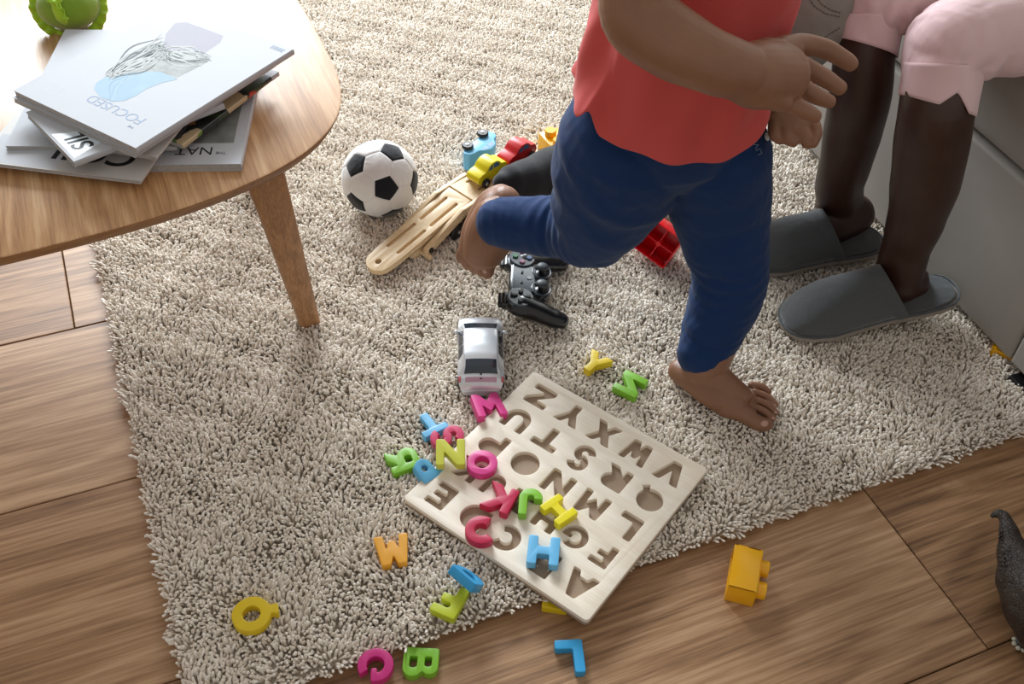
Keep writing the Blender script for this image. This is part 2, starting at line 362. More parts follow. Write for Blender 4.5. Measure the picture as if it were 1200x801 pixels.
def pile():
    sp = .0042
    us = np.arange(RU0, RU1, sp); vs = np.arange(RV0, RV1, sp*.92)
    U, V = np.meshgrid(us, vs); U = U+(np.arange(len(vs)) % 2)[:, None]*sp/2
    U = U.ravel()+rng.normal(0, .0012, U.size); V = V.ravel()+rng.normal(0, .0012, V.size); n = U.size
    # slow waves bend neighbouring tufts together into clumps
    def wav(fx, fy, ph): return np.sin(U*fx+V*fy+ph)
    bx = .35*wav(31, 17, 0)+.35*wav(-23, 44, 1)+.3*wav(90, -60, 2)+.3*wav(150, 120, .4); by = .35*wav(19, -37, 3)+.35*wav(41, 29, 4)+.3*wav(-70, 88, 5)+.3*wav(-140, 170, 2)
    ex = np.clip((RU0+.014-U)/.014, 0, 1); ey = np.clip((RV0+.014-V)/.014, 0, 1)       # edge tufts splay outwards
    hgt = .0148+.0022*wav(9, 6, 1)+.0016*wav(60, 75, 0)+.0020*wav(310, 260, 2)*wav(170, -220, 1)+rng.normal(0, .0015, n)
    hgt *= 1-.35*np.maximum(ex, ey)
    dx = bx*.0055+rng.normal(0, .0032, n)-ex*.005; dy = by*.0055+rng.normal(0, .0032, n)-ey*.006
    K = 4; ang0 = rng.uniform(0, 2*PI, n)
    levels = [(0, .0013, 0), (.5, .0018, .3), (.88, .0023, .85), (1.0, .0012, .95)]
    ring = []
    for t, r, bend in levels:
        for k in range(K):
            a = ang0+2*PI*k/K
            rr = r*(1+.2*np.sin(U*7000+k))
            ring.append(np.stack([U+dx*bend+rr*np.cos(a), V+dy*bend+rr*np.sin(a), .006+hgt*t], 1))
    P = np.stack(ring, 1)                    # n, 16, 3
    nv = P.shape[1]; verts = P.reshape(-1, 3)
    fl = []
    for i in range(len(levels)-1):
        for k in range(K): fl.append((i*K+k, i*K+(k+1) % K, (i+1)*K+(k+1) % K, (i+1)*K+k))
    fl.append(tuple(range((len(levels)-1)*K, len(levels)*K)))
    fl = np.array(fl); nf = len(fl)
    loops = (fl[None]+np.arange(n)[:, None, None]*nv).reshape(-1)
    me = bpy.data.meshes.new('pile'); me.vertices.add(len(verts)); me.vertices.foreach_set('co', verts.astype(np.float32).ravel())
    me.loops.add(len(loops)); me.loops.foreach_set('vertex_index', loops.astype(np.int32))
    me.polygons.add(n*nf); me.polygons.foreach_set('loop_start', np.arange(0, n*nf*4, 4, dtype=np.int32)); 
    me.polygons.foreach_set('use_smooth', np.ones(n*nf, bool))
    me.update(calc_edges=True)
    val = np.clip(rng.normal(.62, .2, n), 0, 1); v = np.repeat(val[:, None], nv, 1).reshape(-1)
    a = me.attributes.new('yarn', 'FLOAT', 'POINT'); a.data.foreach_set('value', v.astype(np.float32))
    me.transform(FR)
    o = obj('pile', me, M_rug, rug); o['kind'] = 'stuff'
    return n
pile()
RZ = .0195

# ------------------------------------------------------------------ sofa (face runs along s, outward normal n)
SO = Matrix(((.373, .928, 0, 0), (-.928, .373, 0, 0), (0, 0, 1, 0), (0, 0, 0, 1)))   # x=s along the face, y=into the sofa
SO = SO @ Matrix.Translation((0, 1.150, 0))                                             # y=0 is the front face
sofa = thing('sofa', SO @ Matrix.Translation((-1.4, .4, 0)), 'light grey suede upholstered sofa at the edge of the rug', 'sofa')
def cushbox(name, x0, x1, y0, y1, z0, z1, r, lab=None, bulge=.0):
    g = G().box(x0, y0, z0, x1, y1, z1, bev=r, seg=5)
    if bulge:
        g.v = [(x, y, z+bulge*max(0, 1-((x-(x0+x1)/2)/((x1-x0)/2))**4)*max(0, 1-((y-(y0+y1)/2)/((y1-y0)/2))**4)*(1 if z > (z0+z1)/2 else 0)) for x, y, z in g.v]
    g2 = G().join(g, SO); return obj(name, g2, M_sofa, sofa, smooth=50, label=lab)
cushbox('base', -2.35, -.786, .0, .85, .031, .292, .006)
cushbox('base', -.783, -.05, .0, .85, .031, .292, .006)
cushbox('seat_cushion', -2.3, -1.52, -.004, .62, .296, .425, .03)
cushbox('seat_cushion', -1.515, -.74, -.004, .62, .296, .425, .03)
cushbox('seat_cushion', -.735, -.07, -.004, .62, .296, .425, .03)
cushbox('backrest', -2.35, -.05, .62, .86, .30, .80, .05)
def stitches(name, pts, step=.006, r=.0006, par=None, m=M_stitch):
    g = G()
    pts = [Vector(p) for p in pts]; acc = []
    for a, b in zip(pts[:-1], pts[1:]):
        L = (b-a).length; k = max(1, int(L/step))
        for i in range(k):
            p = a.lerp(b, i/k); q = a.lerp(b, (i+.62)/k); g.cyl(p, q, r, n=5)
    return obj(name, g, m, par)
for yy in (.030, .040):
    for a, b in ((-2.26, -1.56), (-1.48, -.78), (-.70, -.12)):
        stitches('stitching', [SO @ Vector((a, yy, .4255)), SO @ Vector((b, yy, .4255))], par=sofa)
for sx, y0 in ((-2.2, .04), (-1.0, .04), (-.735, -.012), (-.15, .04)):
    obj('foot', G().join(G().box(sx-.03, y0, .0 if sx > -.3 else .012, sx+.03, y0+.06, .046 if y0 > 0 else .023, bev=.003), SO), M_black, sofa)

# ------------------------------------------------------------------ coffee table
TZ = .40
tc_u, tc_v = -.46, 1.40; ta, tb = .75, .366
def sup(u, v, a, b, n, N=160):
    out = []
    for i in range(N):
        t = 2*PI*i/N; c, s_ = math.cos(t), math.sin(t)
        out.append((u+a*math.copysign(abs(c)**(2/n), c), v+b*math.copysign(abs(s_)**(2/n), s_)))
    return out
TF = frame(FR @ Vector((tc_u, tc_v, 0)), A24)
table = thing('coffee_table', TF, 'oak coffee table with rounded corners and splayed legs standing on the rug', 'coffee table')
rings = []
for z, d in ((TZ-.024, .016), (TZ-.018, .008), (TZ-.005, .0008), (TZ-.001, .0003), (TZ, .0018)):
    rings.append([TF @ Vector((x, y, z)) for x, y in sup(0, 0, ta-d, tb-d, 3.6)])
g = G().loft(rings)
top = obj('tabletop', g, [M_table, M_edge], table, smooth=35)
for p in top.data.polygons:
    if p.normal.z < .7: p.material_index = 1
def leg(P0, P1, r0, r1):
    g = G(); n = 4
    P0 = Vector(P0); P1 = Vector(P1); rings = []
    for t in (0, .02, .35, .7, .985, 1):
        r = r0+(r1-r0)*t; rr = r*(.9 if t in (0, 1) else 1); c = P0.lerp(P1, t)
        ring = []
        for i in range(32):
            a = 2*PI*i/32+A24; ca, sa = math.cos(a-A24), math.sin(a-A24)
            x = math.copysign(abs(ca)**.5, ca)*rr; y = math.copysign(abs(sa)**.5, sa)*rr*.82
            ring.append(c+Vector((x*math.cos(A24)-y*math.sin(A24), x*math.sin(A24)+y*math.cos(A24), 0)))
        rings.append(ring)
    g.loft(rings); return g
foot = at(363, 379, .012)
ltop = at(307, 196, TZ-.025)
dl = Vector((ltop.x-foot.x, ltop.y-foot.y, 0)); iF = TF.inverted() @ foot; iT = TF.inverted() @ ltop
for sx, sy in ((1, 1), (-1, 1), (1, -1), (-1, -1)):
    # local u mirrored by sx, v mirrored by sy
    a = Vector((iF.x*sx, iF.y*sy, .012)); b = Vector((iT.x*sx, iT.y*sy, TZ-.024))
    if sx < 0: a.z = .001
    obj('leg', leg(TF @ a, TF @ b, .0165, .026), M_leg, table, smooth=40)

# ------------------------------------------------------------------ letter outlines (unit box, y up)
def arc(cx, cy, r, a0, a1, n=14): return [(cx+r*math.cos(math.radians(a0+(a1-a0)*i/n)), cy+r*math.sin(math.radians(a0+(a1-a0)*i/n))) for i in range(n+1)]
def stroke(pts, wd):
    L = []; R_ = []; n = len(pts)
    for i in range(n):
        a = pts[max(i-1, 0)]; b = pts[min(i+1, n-1)]; dx, dy = b[0]-a[0], b[1]-a[1]; l = math.hypot(dx, dy); nx, ny = -dy/l, dx/l
        L.append((pts[i][0]+nx*wd/2, pts[i][1]+ny*wd/2)); R_.append((pts[i][0]-nx*wd/2, pts[i][1]-ny*wd/2))
    return L+R_[::-1]
def fillet(poly, r=.055):
    out = []; n = len(poly)
    for i in range(n):
        p = Vector(poly[i]); a = Vector(poly[i-1]); b = Vector(poly[(i+1) % n])
        u = a-p; v = b-p; lu, lv = u.length, v.length
        if lu < 1e-9 or lv < 1e-9: continue
        u /= lu; v /= lv
        if u.dot(v) < -.93 : out.append(tuple(p)); continue
        d = min(r, lu*.45, lv*.45)
        p0 = p+u*d; p1 = p+v*d
        for t in (0, .25, .5, .75, 1): q = p0*(1-t)**2+p*2*t*(1-t)+p1*t*t; out.append((q.x, q.y))
    return out
t_ = .29
LET = {
 'A': ([(0, 0), (.27, 0), (.35, .2), (.65, .2), (.73, 0), (1, 0), (.66, 1), (.34, 1)], [[(.42, .42), (.58, .42), (.5, .68)]]),
 'B': ([(0, 0)]+arc(.6, .28, .28, -90, 55)+arc(.56, .76, .24, -50, 90)+[(0, 1)], [[(.27, .18), (.58, .18), (.62, .28), (.58, .4), (.27, .4)], [(.27, .61), (.54, .61), (.58, .71), (.54, .81), (.27, .81)]]),
 'C': (stroke(arc(.5, .5, .36, 48, 312, 24), t_), []),
 'D': ([(0, 0)]+arc(.42, .5, .5, -90, 90, 20)+[(0, 1)], [[(.27, .26)]+arc(.4, .5, .24, -90, 90)+[(.27, .74)]]),
 'E': ([(0, 0), (.75, 0), (.75, .24), (.28, .24), (.28, .39), (.66, .39), (.66, .61), (.28, .61), (.28, .76), (.75, .76), (.75, 1), (0, 1)], []),
 'F': ([(0, 0), (.28, 0), (.28, .34), (.62, .34), (.62, .58), (.28, .58), (.28, .74), (.75, .74), (.75, 1), (0, 1)], []),
 'G': (arc(.5, .5, .5, 58, 358, 26)+[(1.0, .63), (.60, .63), (.60, .45), (.74, .45)]+arc(.5, .5, .245, 335, 58, 20), []),
 'H': ([(0, 0), (.29, 0), (.29, .36), (.66, .36), (.66, 0), (.95, 0), (.95, 1), (.66, 1), (.66, .64), (.29, .64), (.29, 1), (0, 1)], []),
 'I': ([(0, 0), (.85, 0), (.85, .28), (.57, .28), (.57, .72), (.85, .72), (.85, 1), (0, 1), (0, .72), (.28, .72), (.28, .28), (0, .28)], []),
 'J': (stroke([(.62, 1), (.62, .7), (.62, .38)]+arc(.38, .34, .24, 0, -190, 14)[1:], .27), []),
 'K': ([(0, 0), (.28, 0), (.28, .34), (.60, 0), (.98, 0), (.52, .5), (.96, 1), (.60, 1), (.28, .66), (.28, 1), (0, 1)], []),
 'L': ([(0, 0), (.78, 0), (.78, .28), (.29, .28), (.29, 1), (0, 1)], []),
 'M': ([(0, 0), (.26, 0), (.28, .5), (.5, .2), (.72, .5), (.74, 0), (1, 0), (.95, 1), (.72, 1), (.5, .66), (.28, 1), (.05, 1)], []),
 'N': ([(0, 0), (.27, 0), (.27, .52), (.68, 0), (.95, 0), (.95, 1), (.68, 1), (.68, .48), (.27, 1), (0, 1)], []),
 'O': (arc(.5, .5, .5, 0, 346, 30), [arc(.5, .5, .24, 0, 340, 18)]),
 'P': ([(0, 0), (.28, 0), (.28, .32)]+arc(.55, .66, .34, -90, 90, 18)+[(0, 1)], [arc(.5, .66, .13, 0, 330, 11)]),
 'Q': (arc(.46, .54, .46, -32, 302, 28)+[(.76, -.03), (1.0, .17)], [arc(.46, .54, .21, 0, 340, 18)]),
 'R': ([(0, 0), (.28, 0), (.28, .28), (.58, 0), (.95, 0), (.68, .36)]+arc(.56, .68, .32, -50, 90, 14)+[(0, 1)], [[(.27, .55), (.52, .55), (.57, .66), (.52, .78), (.27, .78)]]),
 'S': (stroke(arc(.5, .72, .24, 20, 265, 14)+arc(.48, .27, .25, 85, -165, 14), .27), []),
 'T': ([(.34, 0), (.64, 0), (.64, .72), (.98, .72), (.98, 1), (0, 1), (0, .72), (.34, .72)], []),
 'U': (stroke([(.14, 1), (.14, .7)]+arc(.48, .48, .34, 180, 360, 18)+[(.82, .7), (.82, 1)], .28), []),
 'V': ([(.34, 0), (.66, 0), (1, 1), (.70, 1), (.5, .42), (.30, 1), (0, 1)], []),
 'W': ([(.14, 0), (.40, 0), (.5, .3), (.60, 0), (.86, 0), (1, 1), (.74, 1), (.68, .52), (.58, .8), (.42, .8), (.32, .52), (.26, 1), (0, 1)], []),
 'X': ([(0, 0), (.32, 0), (.5, .28), (.68, 0), (1, 0), (.7, .5), (1, 1), (.68, 1), (.5, .72), (.32, 1), (0, 1), (.3, .5)], []),
 'Y': ([(.35, 0), (.65, 0), (.65, .42), (1, 1), (.67, 1), (.5, .68), (.33, 1), (0, 1), (.35, .42)], []),
 'Z': ([(0, 0), (.9, 0), (.9, .27), (.42, .27), (.9, .76), (.9, 1), (0, 1), (0, .73), (.48, .73), (0, .24)], []),
}
def outline(ch, size, holes=True, cx=0, cy=0, grow=1.0):
    o_, hs = LET[ch]; x0 = min(p[0] for p in o_); x1 = max(p[0] for p in o_); y0 = min(p[1] for p in o_); y1 = max(p[1] for p in o_)
    mx_, my_ = (x0+x1)/2, (y0+y1)/2
    sc = lambda pl: [(cx+(x-mx_)*size*grow, cy+(y-my_)*size*grow) for x, y in pl]
    r = [sc(fillet(o_, .07))]
    if holes: r += [sc(fillet(h, .05)) for h in hs]
    return r

# ------------------------------------------------------------------ puzzle board
BL, BT = at(472, 583, .035), at(625, 435, .035)
e1 = Vector((BT.x-BL.x, BT.y-BL.y, 0)).normalized(); e2 = Vector((e1.y, -e1.x, 0)); BS = .30
Bc = Vector((BL.x, BL.y, 0))+e2*BS
# local x runs from the A corner along the front edge, local y towards the V-Z row is negative
BX = -e2; BY = -e1; BZ = Vector((0, 0, 1))
O0 = Bc+e1*BS
MB_ = Matrix(((BX.x, BY.x, 0, O0.x), (BX.y, BY.y, 0, O0.y), (0, 0, 1, .0215), (0, 0, 0, 1)))
board = thing('alphabet_puzzle_board', MB_ @ Matrix.Translation((.15, .15, 0)), 'square pale plywood alphabet puzzle board lying across the rug edge with letter shaped recesses', 'puzzle board')
def rrect(x0, y0, x1, y1, r, n=5):
    return arc(x1-r, y1-r, r, 0, 90, n)+arc(x0+r, y1-r, r, 90, 180, n)+arc(x0+r, y0+r, r, 180, 270, n)+arc(x1-r, y0+r, r, 270, 360, n)
sp_ = [rrect(0, 0, BS, BS, .006)]
rows = ['ABCDE', 'FGHIJK', 'LMNOP', 'QRSTU', 'VWXYZ']
LS = .0405
for ri, row in enumerate(rows):
    n = len(row); y = BS-.036-ri*.057
    for ci, ch in enumerate(row):
        x = .038+ci*(BS-.076)/(n-1)
        sp_ += outline(ch, LS*(1.0 if n == 5 else .9), holes=False, cx=x, cy=y)
me = curve_mesh(sp_, .0036, .0007, 'face_plate', M=MB_ @ Matrix.Translation((0, 0, .0058)))
obj('face_plate', me, M_birch, board, smooth=40)
me = curve_mesh([rrect(.0003, .0003, BS-.0003, BS-.0003, .006)], .0029, .0005, 'base_plate', M=MB_)
bp_ = obj('base_plate', me, [M_mdf], board, smooth=40)

# ------------------------------------------------------------------ loose letters
LTH = .0125
def letter(ch, px, py, z, updir, m, label, size=.044, tilt=0, tiltax=0, grp='wooden alphabet letters scattered around the puzzle board', th=LTH, zlift=0, sx=1):
    c = at(px, py, z+th)
    a = heading(px, py, updir[0], updir[1], z+th)-PI/2
    R = Matrix.Rotation(a, 4, 'Z')
    T = Matrix.Rotation(tilt, 4, Vector((math.cos(tiltax), math.sin(tiltax), 0)))
    Mx = Matrix.Translation((c.x, c.y, z+zlift)) @ T @ R @ Matrix.Scale(sx, 4, (1, 0, 0))
    me = curve_mesh(outline(ch, size), th/2, .0009, 'toy_letter', M=Mx)
    if sx < 0: me.flip_normals()
    o = obj('toy_letter', me, m, None, base=Matrix.Translation((c.x, c.y, z+zlift)) , smooth=40)
    return tag(o, label, 'toy letter', grp)
BZt = .0215+.0058+.0072+.0004      # top of the board
letter('M', 571, 477, RZ+.004, (-17, -38), P_pink, 'bright pink letter M leaning on the board edge behind the silver car', tilt=math.radians(-11), tiltax=math.radians(-60), zlift=.006, size=.046)
letter('T', 504, 495, RZ, (25, 32), P_sky, 'blue letter T on the rug beside the pink letter S', size=.041)
letter('S', 524, 509, RZ+.010, (30, -8), P_rose, 'rose red letter S tucked under the yellow green letter N', size=.040, tilt=.1)
letter('N', 528, 528, RZ+.0245, (0, -40), paint('pear_paint', (.62, .62, .06)), 'yellow green letter N lying on top of the rose letter S at the board corner', size=.042, tilt=.12, tiltax=0)
letter('R', 472, 537, RZ, (30, -10), P_green, 'green letter R with pale sheen lying on the rug left of the board', size=.043, sx=-1)
letter('P', 500, 547, RZ+.006, (-22, 14), P_sky, 'small blue letter P tilted on the rug between green R and yellow green N', size=.038, tilt=.35, tiltax=math.radians(60), zlift=.003)
letter('O', 565, 541, BZt, (10, -38), P_pink, 'bright pink ring shaped letter O lying on the puzzle board', size=.0425)
letter('K', 585, 582, BZt, (-22, 38), P_crim, 'crimson letter K lying on the puzzle board between pink O and green J', size=.043)
letter('J', 622, 587, BZt, (-3, 40), P_green, 'green letter J lying on the board between red K and yellow I', size=.042)
letter('I', 655, 596, BZt, (-28, -28), P_brightyel, 'bright yellow letter I with broad bars lying on the puzzle board', size=.040)
letter('C', 561, 620, BZt, (-3, -40), P_crim, 'crimson letter C lying on the front part of the puzzle board', size=.043)
letter('H', 637, 644, BZt, (4, -40), P_sky, 'light blue letter H lying on the front part of the puzzle board', size=.043)
letter('W', 460, 643, RZ, (-6, -40), P_orange, 'orange letter W lying on the rug in front of the board', size=.045)
letter('F', 527, 702, RZ, (-18, 32), P_lime, 'lime green letter F lying on the rug under a blue letter D', size=.046)
letter('Q', 298, 718, RZ, (-36, -18), P_yel, 'yellow letter Q lying alone on the rug at lower left', size=.052)
letter('G', 440, 778, .009, (-40, 2), P_mag, 'magenta letter G lying on the wooden floor at the rug edge', size=.043, sx=-1)
letter('B', 493, 775, .0, (40, 2), P_green, 'green letter B lying on the wooden floor beside the magenta G', size=.043)
letter('L', 668, 768, .0, (5, 40), P_blue, 'bright blue letter L lying on the wooden floor before the board', size=.044)
letter('Y', 697, 424, RZ, (21, -19), P_yel, 'yellow letter Y lying on the rug above the puzzle board', size=.042)
letter('Z', 739, 449, RZ, (20, -25), P_green, 'green letter Z lying face down on the rug near the toddler foot', size=.044, sx=-1)
# blue D lying against the F
c = at(548, 680, RZ+.02)
ha = heading(548, 678, 34, 29, RZ+.02)
Mx = Matrix.Translation((c.x-.003, c.y-.001, RZ+.0155)) @ Matrix.Rotation(ha, 4, 'Z') @ Matrix.Rotation(math.radians(-52), 4, 'X') @ Matrix.Rotation(PI/2, 4, 'Z')
me = curve_mesh(outline('D', .042), LTH/2, .0009, 'toy_letter', M=Mx)
tag(obj('toy_letter', me, P_blue, None, base=Matrix.Translation(c), smooth=40), 'blue letter D standing tilted against the lime green F', 'toy letter', 'wooden alphabet letters scattered around the puzzle board')
letter('E', 652, 695, .0, (5, -40), P_yel, 'yellow letter peeking out from under the near edge of the puzzle board', size=.044)

# ------------------------------------------------------------------ building bricks
def brick(Mw, nx, ny, u, hgt, m, label, cat='toy brick', hollow=False, grp=None):
    t = thing('building_brick', Mw, label, cat, grp)
    g = G(); lx, ly = nx*u/2, ny*u/2; wl = .0022
    # open-bottomed shell
    g.box(-lx, -ly, hgt-wl, lx, ly, hgt, bev=.0006)
    for a in ((-lx, -ly, lx, -ly+wl), (-lx, ly-wl, lx, ly), (-lx, -ly, -lx+wl, ly), (lx-wl, -ly, lx, ly)): g.box(a[0], a[1], 0, a[2], a[3], hgt, bev=.0005)
    if nx > 1: g.box(-.0008, -ly+.0004, .004, .0008, ly-.0004, hgt-.001)
    if ny > 1: g.box(-lx+.0004, -.0008, .004, lx-.0004, .0008, hgt-.001)
    if nx > 1 and ny > 1: g.cyl((0, 0, .001), (0, 0, hgt), .0045, n=20)
    body = obj('body', G().join(g, Mw), m, t, smooth=30)
    for i in range(nx):
        for j in range(ny):
            x = -lx+u*(i+.5); y = -ly+u*(j+.5); r = u*.335
            prof = [(r, 0), (r, u*.30), (r*.97, u*.34), (r*.9, u*.36), (.001, u*.36)]
            rg = [[(x+rr*math.cos(2*PI*k/28), y+rr*math.sin(2*PI*k/28), hgt-.0003+zz) for k in range(28)] for rr, zz in prof]
            obj('stud', G().join(G().loft(rg), Mw), m, t, smooth=35)
    return t
B_or = mat('orange_brick_plastic', (.90, .45, .005), rough=.28, noise=.02, sss=.05); B_red = mat('red_brick_plastic', (.80, .004, .012), rough=.25, noise=.02, sss=.05)
a0 = at(853, 688, .03); ang = math.radians(76)
# lying on its side: studs point along -11 degrees; long side along 76 degrees
Xb = Vector((math.cos(ang), math.sin(ang), 0)); Zb = Vector((math.cos(ang-PI/2), math.sin(ang-PI/2), 0)); Yb = Zb.cross(Xb)
Mbk = Matrix((( Xb.x, Yb.x, Zb.x, 0), (Xb.y, Yb.y, Zb.y, 0), (Xb.z, Yb.z, Zb.z, 0), (0, 0, 0, 1)))
cc = Vector((a0.x, a0.y, 0))+Xb*.0335+Vector((0, 0, .0170))
brick(Matrix.Translation(cc) @ Mbk, 2, 1, .0335, .037, B_or, 'orange building brick with two studs lying on its side on the oak floor')
# red brick: open underside leaning towards the camera
rc = at(773, 284, RZ+.042)
zdir = (Vector((.35, .55, -.12))+Vector((0, 0, .05))).normalized()
zdir = Vector((.36, .75, -.30)).normalized()
xdir = Vector((math.cos(math.radians(-33)), math.sin(math.radians(-33)), -.30)); xdir = (xdir-zdir*xdir.dot(zdir)).normalized(); ydir = zdir.cross(xdir)
Mr = Matrix(((xdir.x, ydir.x, zdir.x, 0), (xdir.y, ydir.y, zdir.y, 0), (xdir.z, ydir.z, zdir.z, 0), (0, 0, 0, 1)))
brick(Matrix.Translation(rc-zdir*.010) @ Mr, 2, 2, .0310, .034, B_red, 'red building brick tipped over showing its hollow underside on the rug')
yb = at(651, 164, RZ+.03)
brick(frame((yb.x+.012, yb.y, RZ), math.radians(28)), 2, 2, .033, .036, B_or, 'yellow orange building brick half hidden behind the toddler hip')
yb = at(1171, 408, RZ+.006)
brick(frame((yb.x+.010, yb.y+.004, RZ-.009), math.radians(62)), 1, 1, .034, .018, mat('amber_brick_plastic', (.85, .42, .005), rough=.3), 'amber building brick pushed under the front of the sofa')

# ------------------------------------------------------------------ soft football
def football():
    r = .0665; c = at(445, 209, RZ+r-.004)
    c = at(445, 209, RZ+r-.004)
    # orientation from three black patches seen in the photo
    def cv(x, y):
        x /= 43.; y /= 43.; z = math.sqrt(max(0, 1-x*x-y*y)); v = RT*x+UP*y-FW*z; return v.normalized()
    tgt = [cv(11, -15), cv(-22, 10), cv(18, 25)]
    ph = (1+5**.5)/2; ico = []
    for a in (-1, 1):
        for b in (-ph, ph): ico += [Vector((0, a, b)).normalized(), Vector((a, b, 0)).normalized(), Vector((b, 0, a)).normalized()]
    best = None
    for i in range(12):
        for j in range(12):
            for k in range(12):
                A, B_, C_ = ico[i], ico[j], ico[k]
                if abs(A.dot(B_)-.447) < .01 and abs(A.dot(C_)-.447) < .01 and abs(B_.dot(C_)-.447) < .01 and A.cross(B_).dot(C_)*tgt[0].cross(tgt[1]).dot(tgt[2]) > 0:
                    best = (A, B_, C_)
    X = np.array([list(q) for q in best]); Y = np.array([list(q) for q in tgt])
    Uq, _, Vt = np.linalg.svd(X.T @ Y); R = (Vt.T @ np.diag([1, 1, np.sign(np.linalg.det(Vt.T @ Uq.T))]) @ Uq.T)
    V = [Vector(R @ np.array(list(q))) for q in ico]
    # truncated icosahedron: pentagon corner points at 1/3 along each edge, slightly enlarged
    nb = [[j for j in range(12) if j != i and abs(V[i].dot(V[j])-.447) < .01] for i in range(12)]
    g = G(); 
    def patch(poly, m):
        ctr = sum(poly, Vector())/len(poly); K = 9
        n = len(poly); v = []; f = []; idx = {}
        for i in range(n):
            a, b = poly[i], poly[(i+1) % n]
            for p in range(K+1):
                for q in range(K+1-p):
                    pt = ctr+(a-ctr)*(p/K)+(b-ctr)*(q/K)
                    edge = (p+q)/K
                    rad = r*(1-.018*max(0, (edge-.88)/.12)**2)
                    idx[(i, p, q)] = len(v); v.append(c+pt.normalized()*rad)
            for p in range(K):
                for q in range(K-p):
                    f.append((idx[(i, p, q)], idx[(i, p+1, q)], idx[(i, p, q+1)]))
                    if p+q < K-1: f.append((idx[(i, p+1, q)], idx[(i, p+1, q+1)], idx[(i, p, q+1)]))
        g.add(v, f, m)
    third = .335
    for i in range(12):
        A = V[i]; ax = A.orthogonal().normalized(); ay = A.cross(ax)
        ns = sorted(nb[i], key=lambda j: math.atan2(V[j].dot(ay), V[j].dot(ax)))
        patch([A.lerp(V[j], third) for j in ns], 1)
    for i in range(12):
        for j in nb[i]:
            for k in nb[i]:
                if i < j < k and k in nb[j]:
                    tri = [i, j, k]; P = []
                    for a in range(3):
                        A, B_ = V[tri[a]], V[tri[(a+1) % 3]]
                        P += [A.lerp(B_, third), B_.lerp(A, third)]
                    patch(P, 0)
    base = Matrix.Translation((c.x, c.y, RZ))
    o = obj('football', g, [cloth('white_felt', (.80, .79, .77), wr=.25, wscale=40, weave=1500, sheen=.5), cloth('black_felt', (.006, .007, .011), wr=.2, wscale=40, weave=1500, sheen=.3, var=.3)], None, base=base, smooth=40)
    tag(o, 'soft black and white football resting on the rug', 'ball')
football()

# ------------------------------------------------------------------ magazines
def mag(px, py, z1, th, to, wd, hg, lab, name='magazine', m=M_paper, spine=None, ydir=None):
    """corner (px,py) on the cover plane = spine/title corner; x runs towards pixel `to`"""
    c = at(px, py, z1); a = heading(px, py, to[0]-px, to[1]-py, z1) if ydir is None else heading(px, py, ydir[0]-px, ydir[1]-py, z1)+PI/2
    Mx = Matrix.Translation((c.x, c.y, z1-th)) @ Matrix.Rotation(a, 4, 'Z')
    # local y must point away from the title edge: flip so that title edge is y=0 and text reads along +x with up = -y...
    t = thing(name, Mx @ Matrix.Translation((wd/2, -hg/2, 0)), lab, 'magazine', 'magazines stacked on the coffee table')
    g = G(); ct = .0005
    def sheet(z0, z1_, x0, m_):
        g.box(x0, -hg, z0, wd, 0, z1_, m=m_)
    spm = m if spine is None else spine
    cov = G()
    # cover: C-shaped profile wrapped round the spine with a rounded back
    prof = [(wd, 0), (.0016, 0), (.0005, th*.12), (0, th*.3), (0, th*.7), (.0005, th*.88), (.0016, th), (wd, th), (wd, th-ct), (.002, th-ct), (.0009, th*.8), (.0007, th*.3), (.002, ct), (wd, ct)]
    cov.loft([[(x, y, z) for x, z in prof] for y in (0, -hg)])
    obj('cover', G().join(cov, Mx), m, t, smooth=30)
    pg = G()
    for k in range(5):
        e = .0008+.0006*random.random()
        pg.box(.0012, -hg+.0006, ct+(th-2*ct)*k/5, wd-e, -.0006-.0004*random.random(), ct+(th-2*ct)*(k+.97)/5)
    obj('pages', G().join(pg, Mx), M_pages, t)
    return t, Mx
def onmag(t, Mx, th, body, x, y, size, m, rot=0, shear=0, off=0, name='title'):
    me = text_mesh(body, size, Mx @ Matrix.Translation((x, -y, th+.0001)) @ Matrix.Rotation(rot, 4, 'Z'), shear=shear, off=off)
    return obj(name, me, m, t)
# local frame: x along the title edge, -y into the cover; text up is +y
z = TZ+.0002
TH6 = .0105
t6, X6 = mag(283, 192, z+TH6, TH6, (180, 193), .225, .29, 'thick white magazine with grey stone picture lying lowest at the right of the stack')
def flatpoly(pts, Mx, th, m, t, name, lift=.0001, label=None):
    g = G().add([Mx @ Vector((x, -y, th+lift)) for x, y in pts], [tuple(range(len(pts)))])
    return obj(name, g, m, t, label=label)
M_stone = mat('stone_picture', (.20, .21, .20), rough=.3, noise=.75, nscale=45, detail=8, coat=.3)
flatpoly([(.015, .045), (.165, .045), (.165, .20), (.015, .20)], X6, TH6, M_stone, t6, 'cover_picture', label='grey stone texture cover picture')
onmag(t6, X6, TH6, 'NATURE'[:2]+'T', .038, .036, .023, M_ink)
onmag(t6, X6, TH6, 'THE', .022, .026, .007, M_ink, rot=-PI/2*0)
z += TH6+.0003
t5, X5 = mag(165, 212, z+.005, .005, (0, 192), .21, .305, 'wide white magazine with bold black lettering sticking out furthest left and nearest in the stack', m=M_cream)
onmag(t5, X5, .005, 'COIL', .022, .0585, .052, M_ink, shear=0, off=.0008)
flatpoly([(.10, .060), (.205, .060), (.205, .002), (.112, .002)], X5, .005, M_paper, t5, 'glossy_patch', lift=.00005)
z += .0053
t4, X4 = mag(207, 172, z+.0055, .0055, (0, 171), .208, .285, 'plain white magazine below the small booklet at the left of the stack')
z += .0058
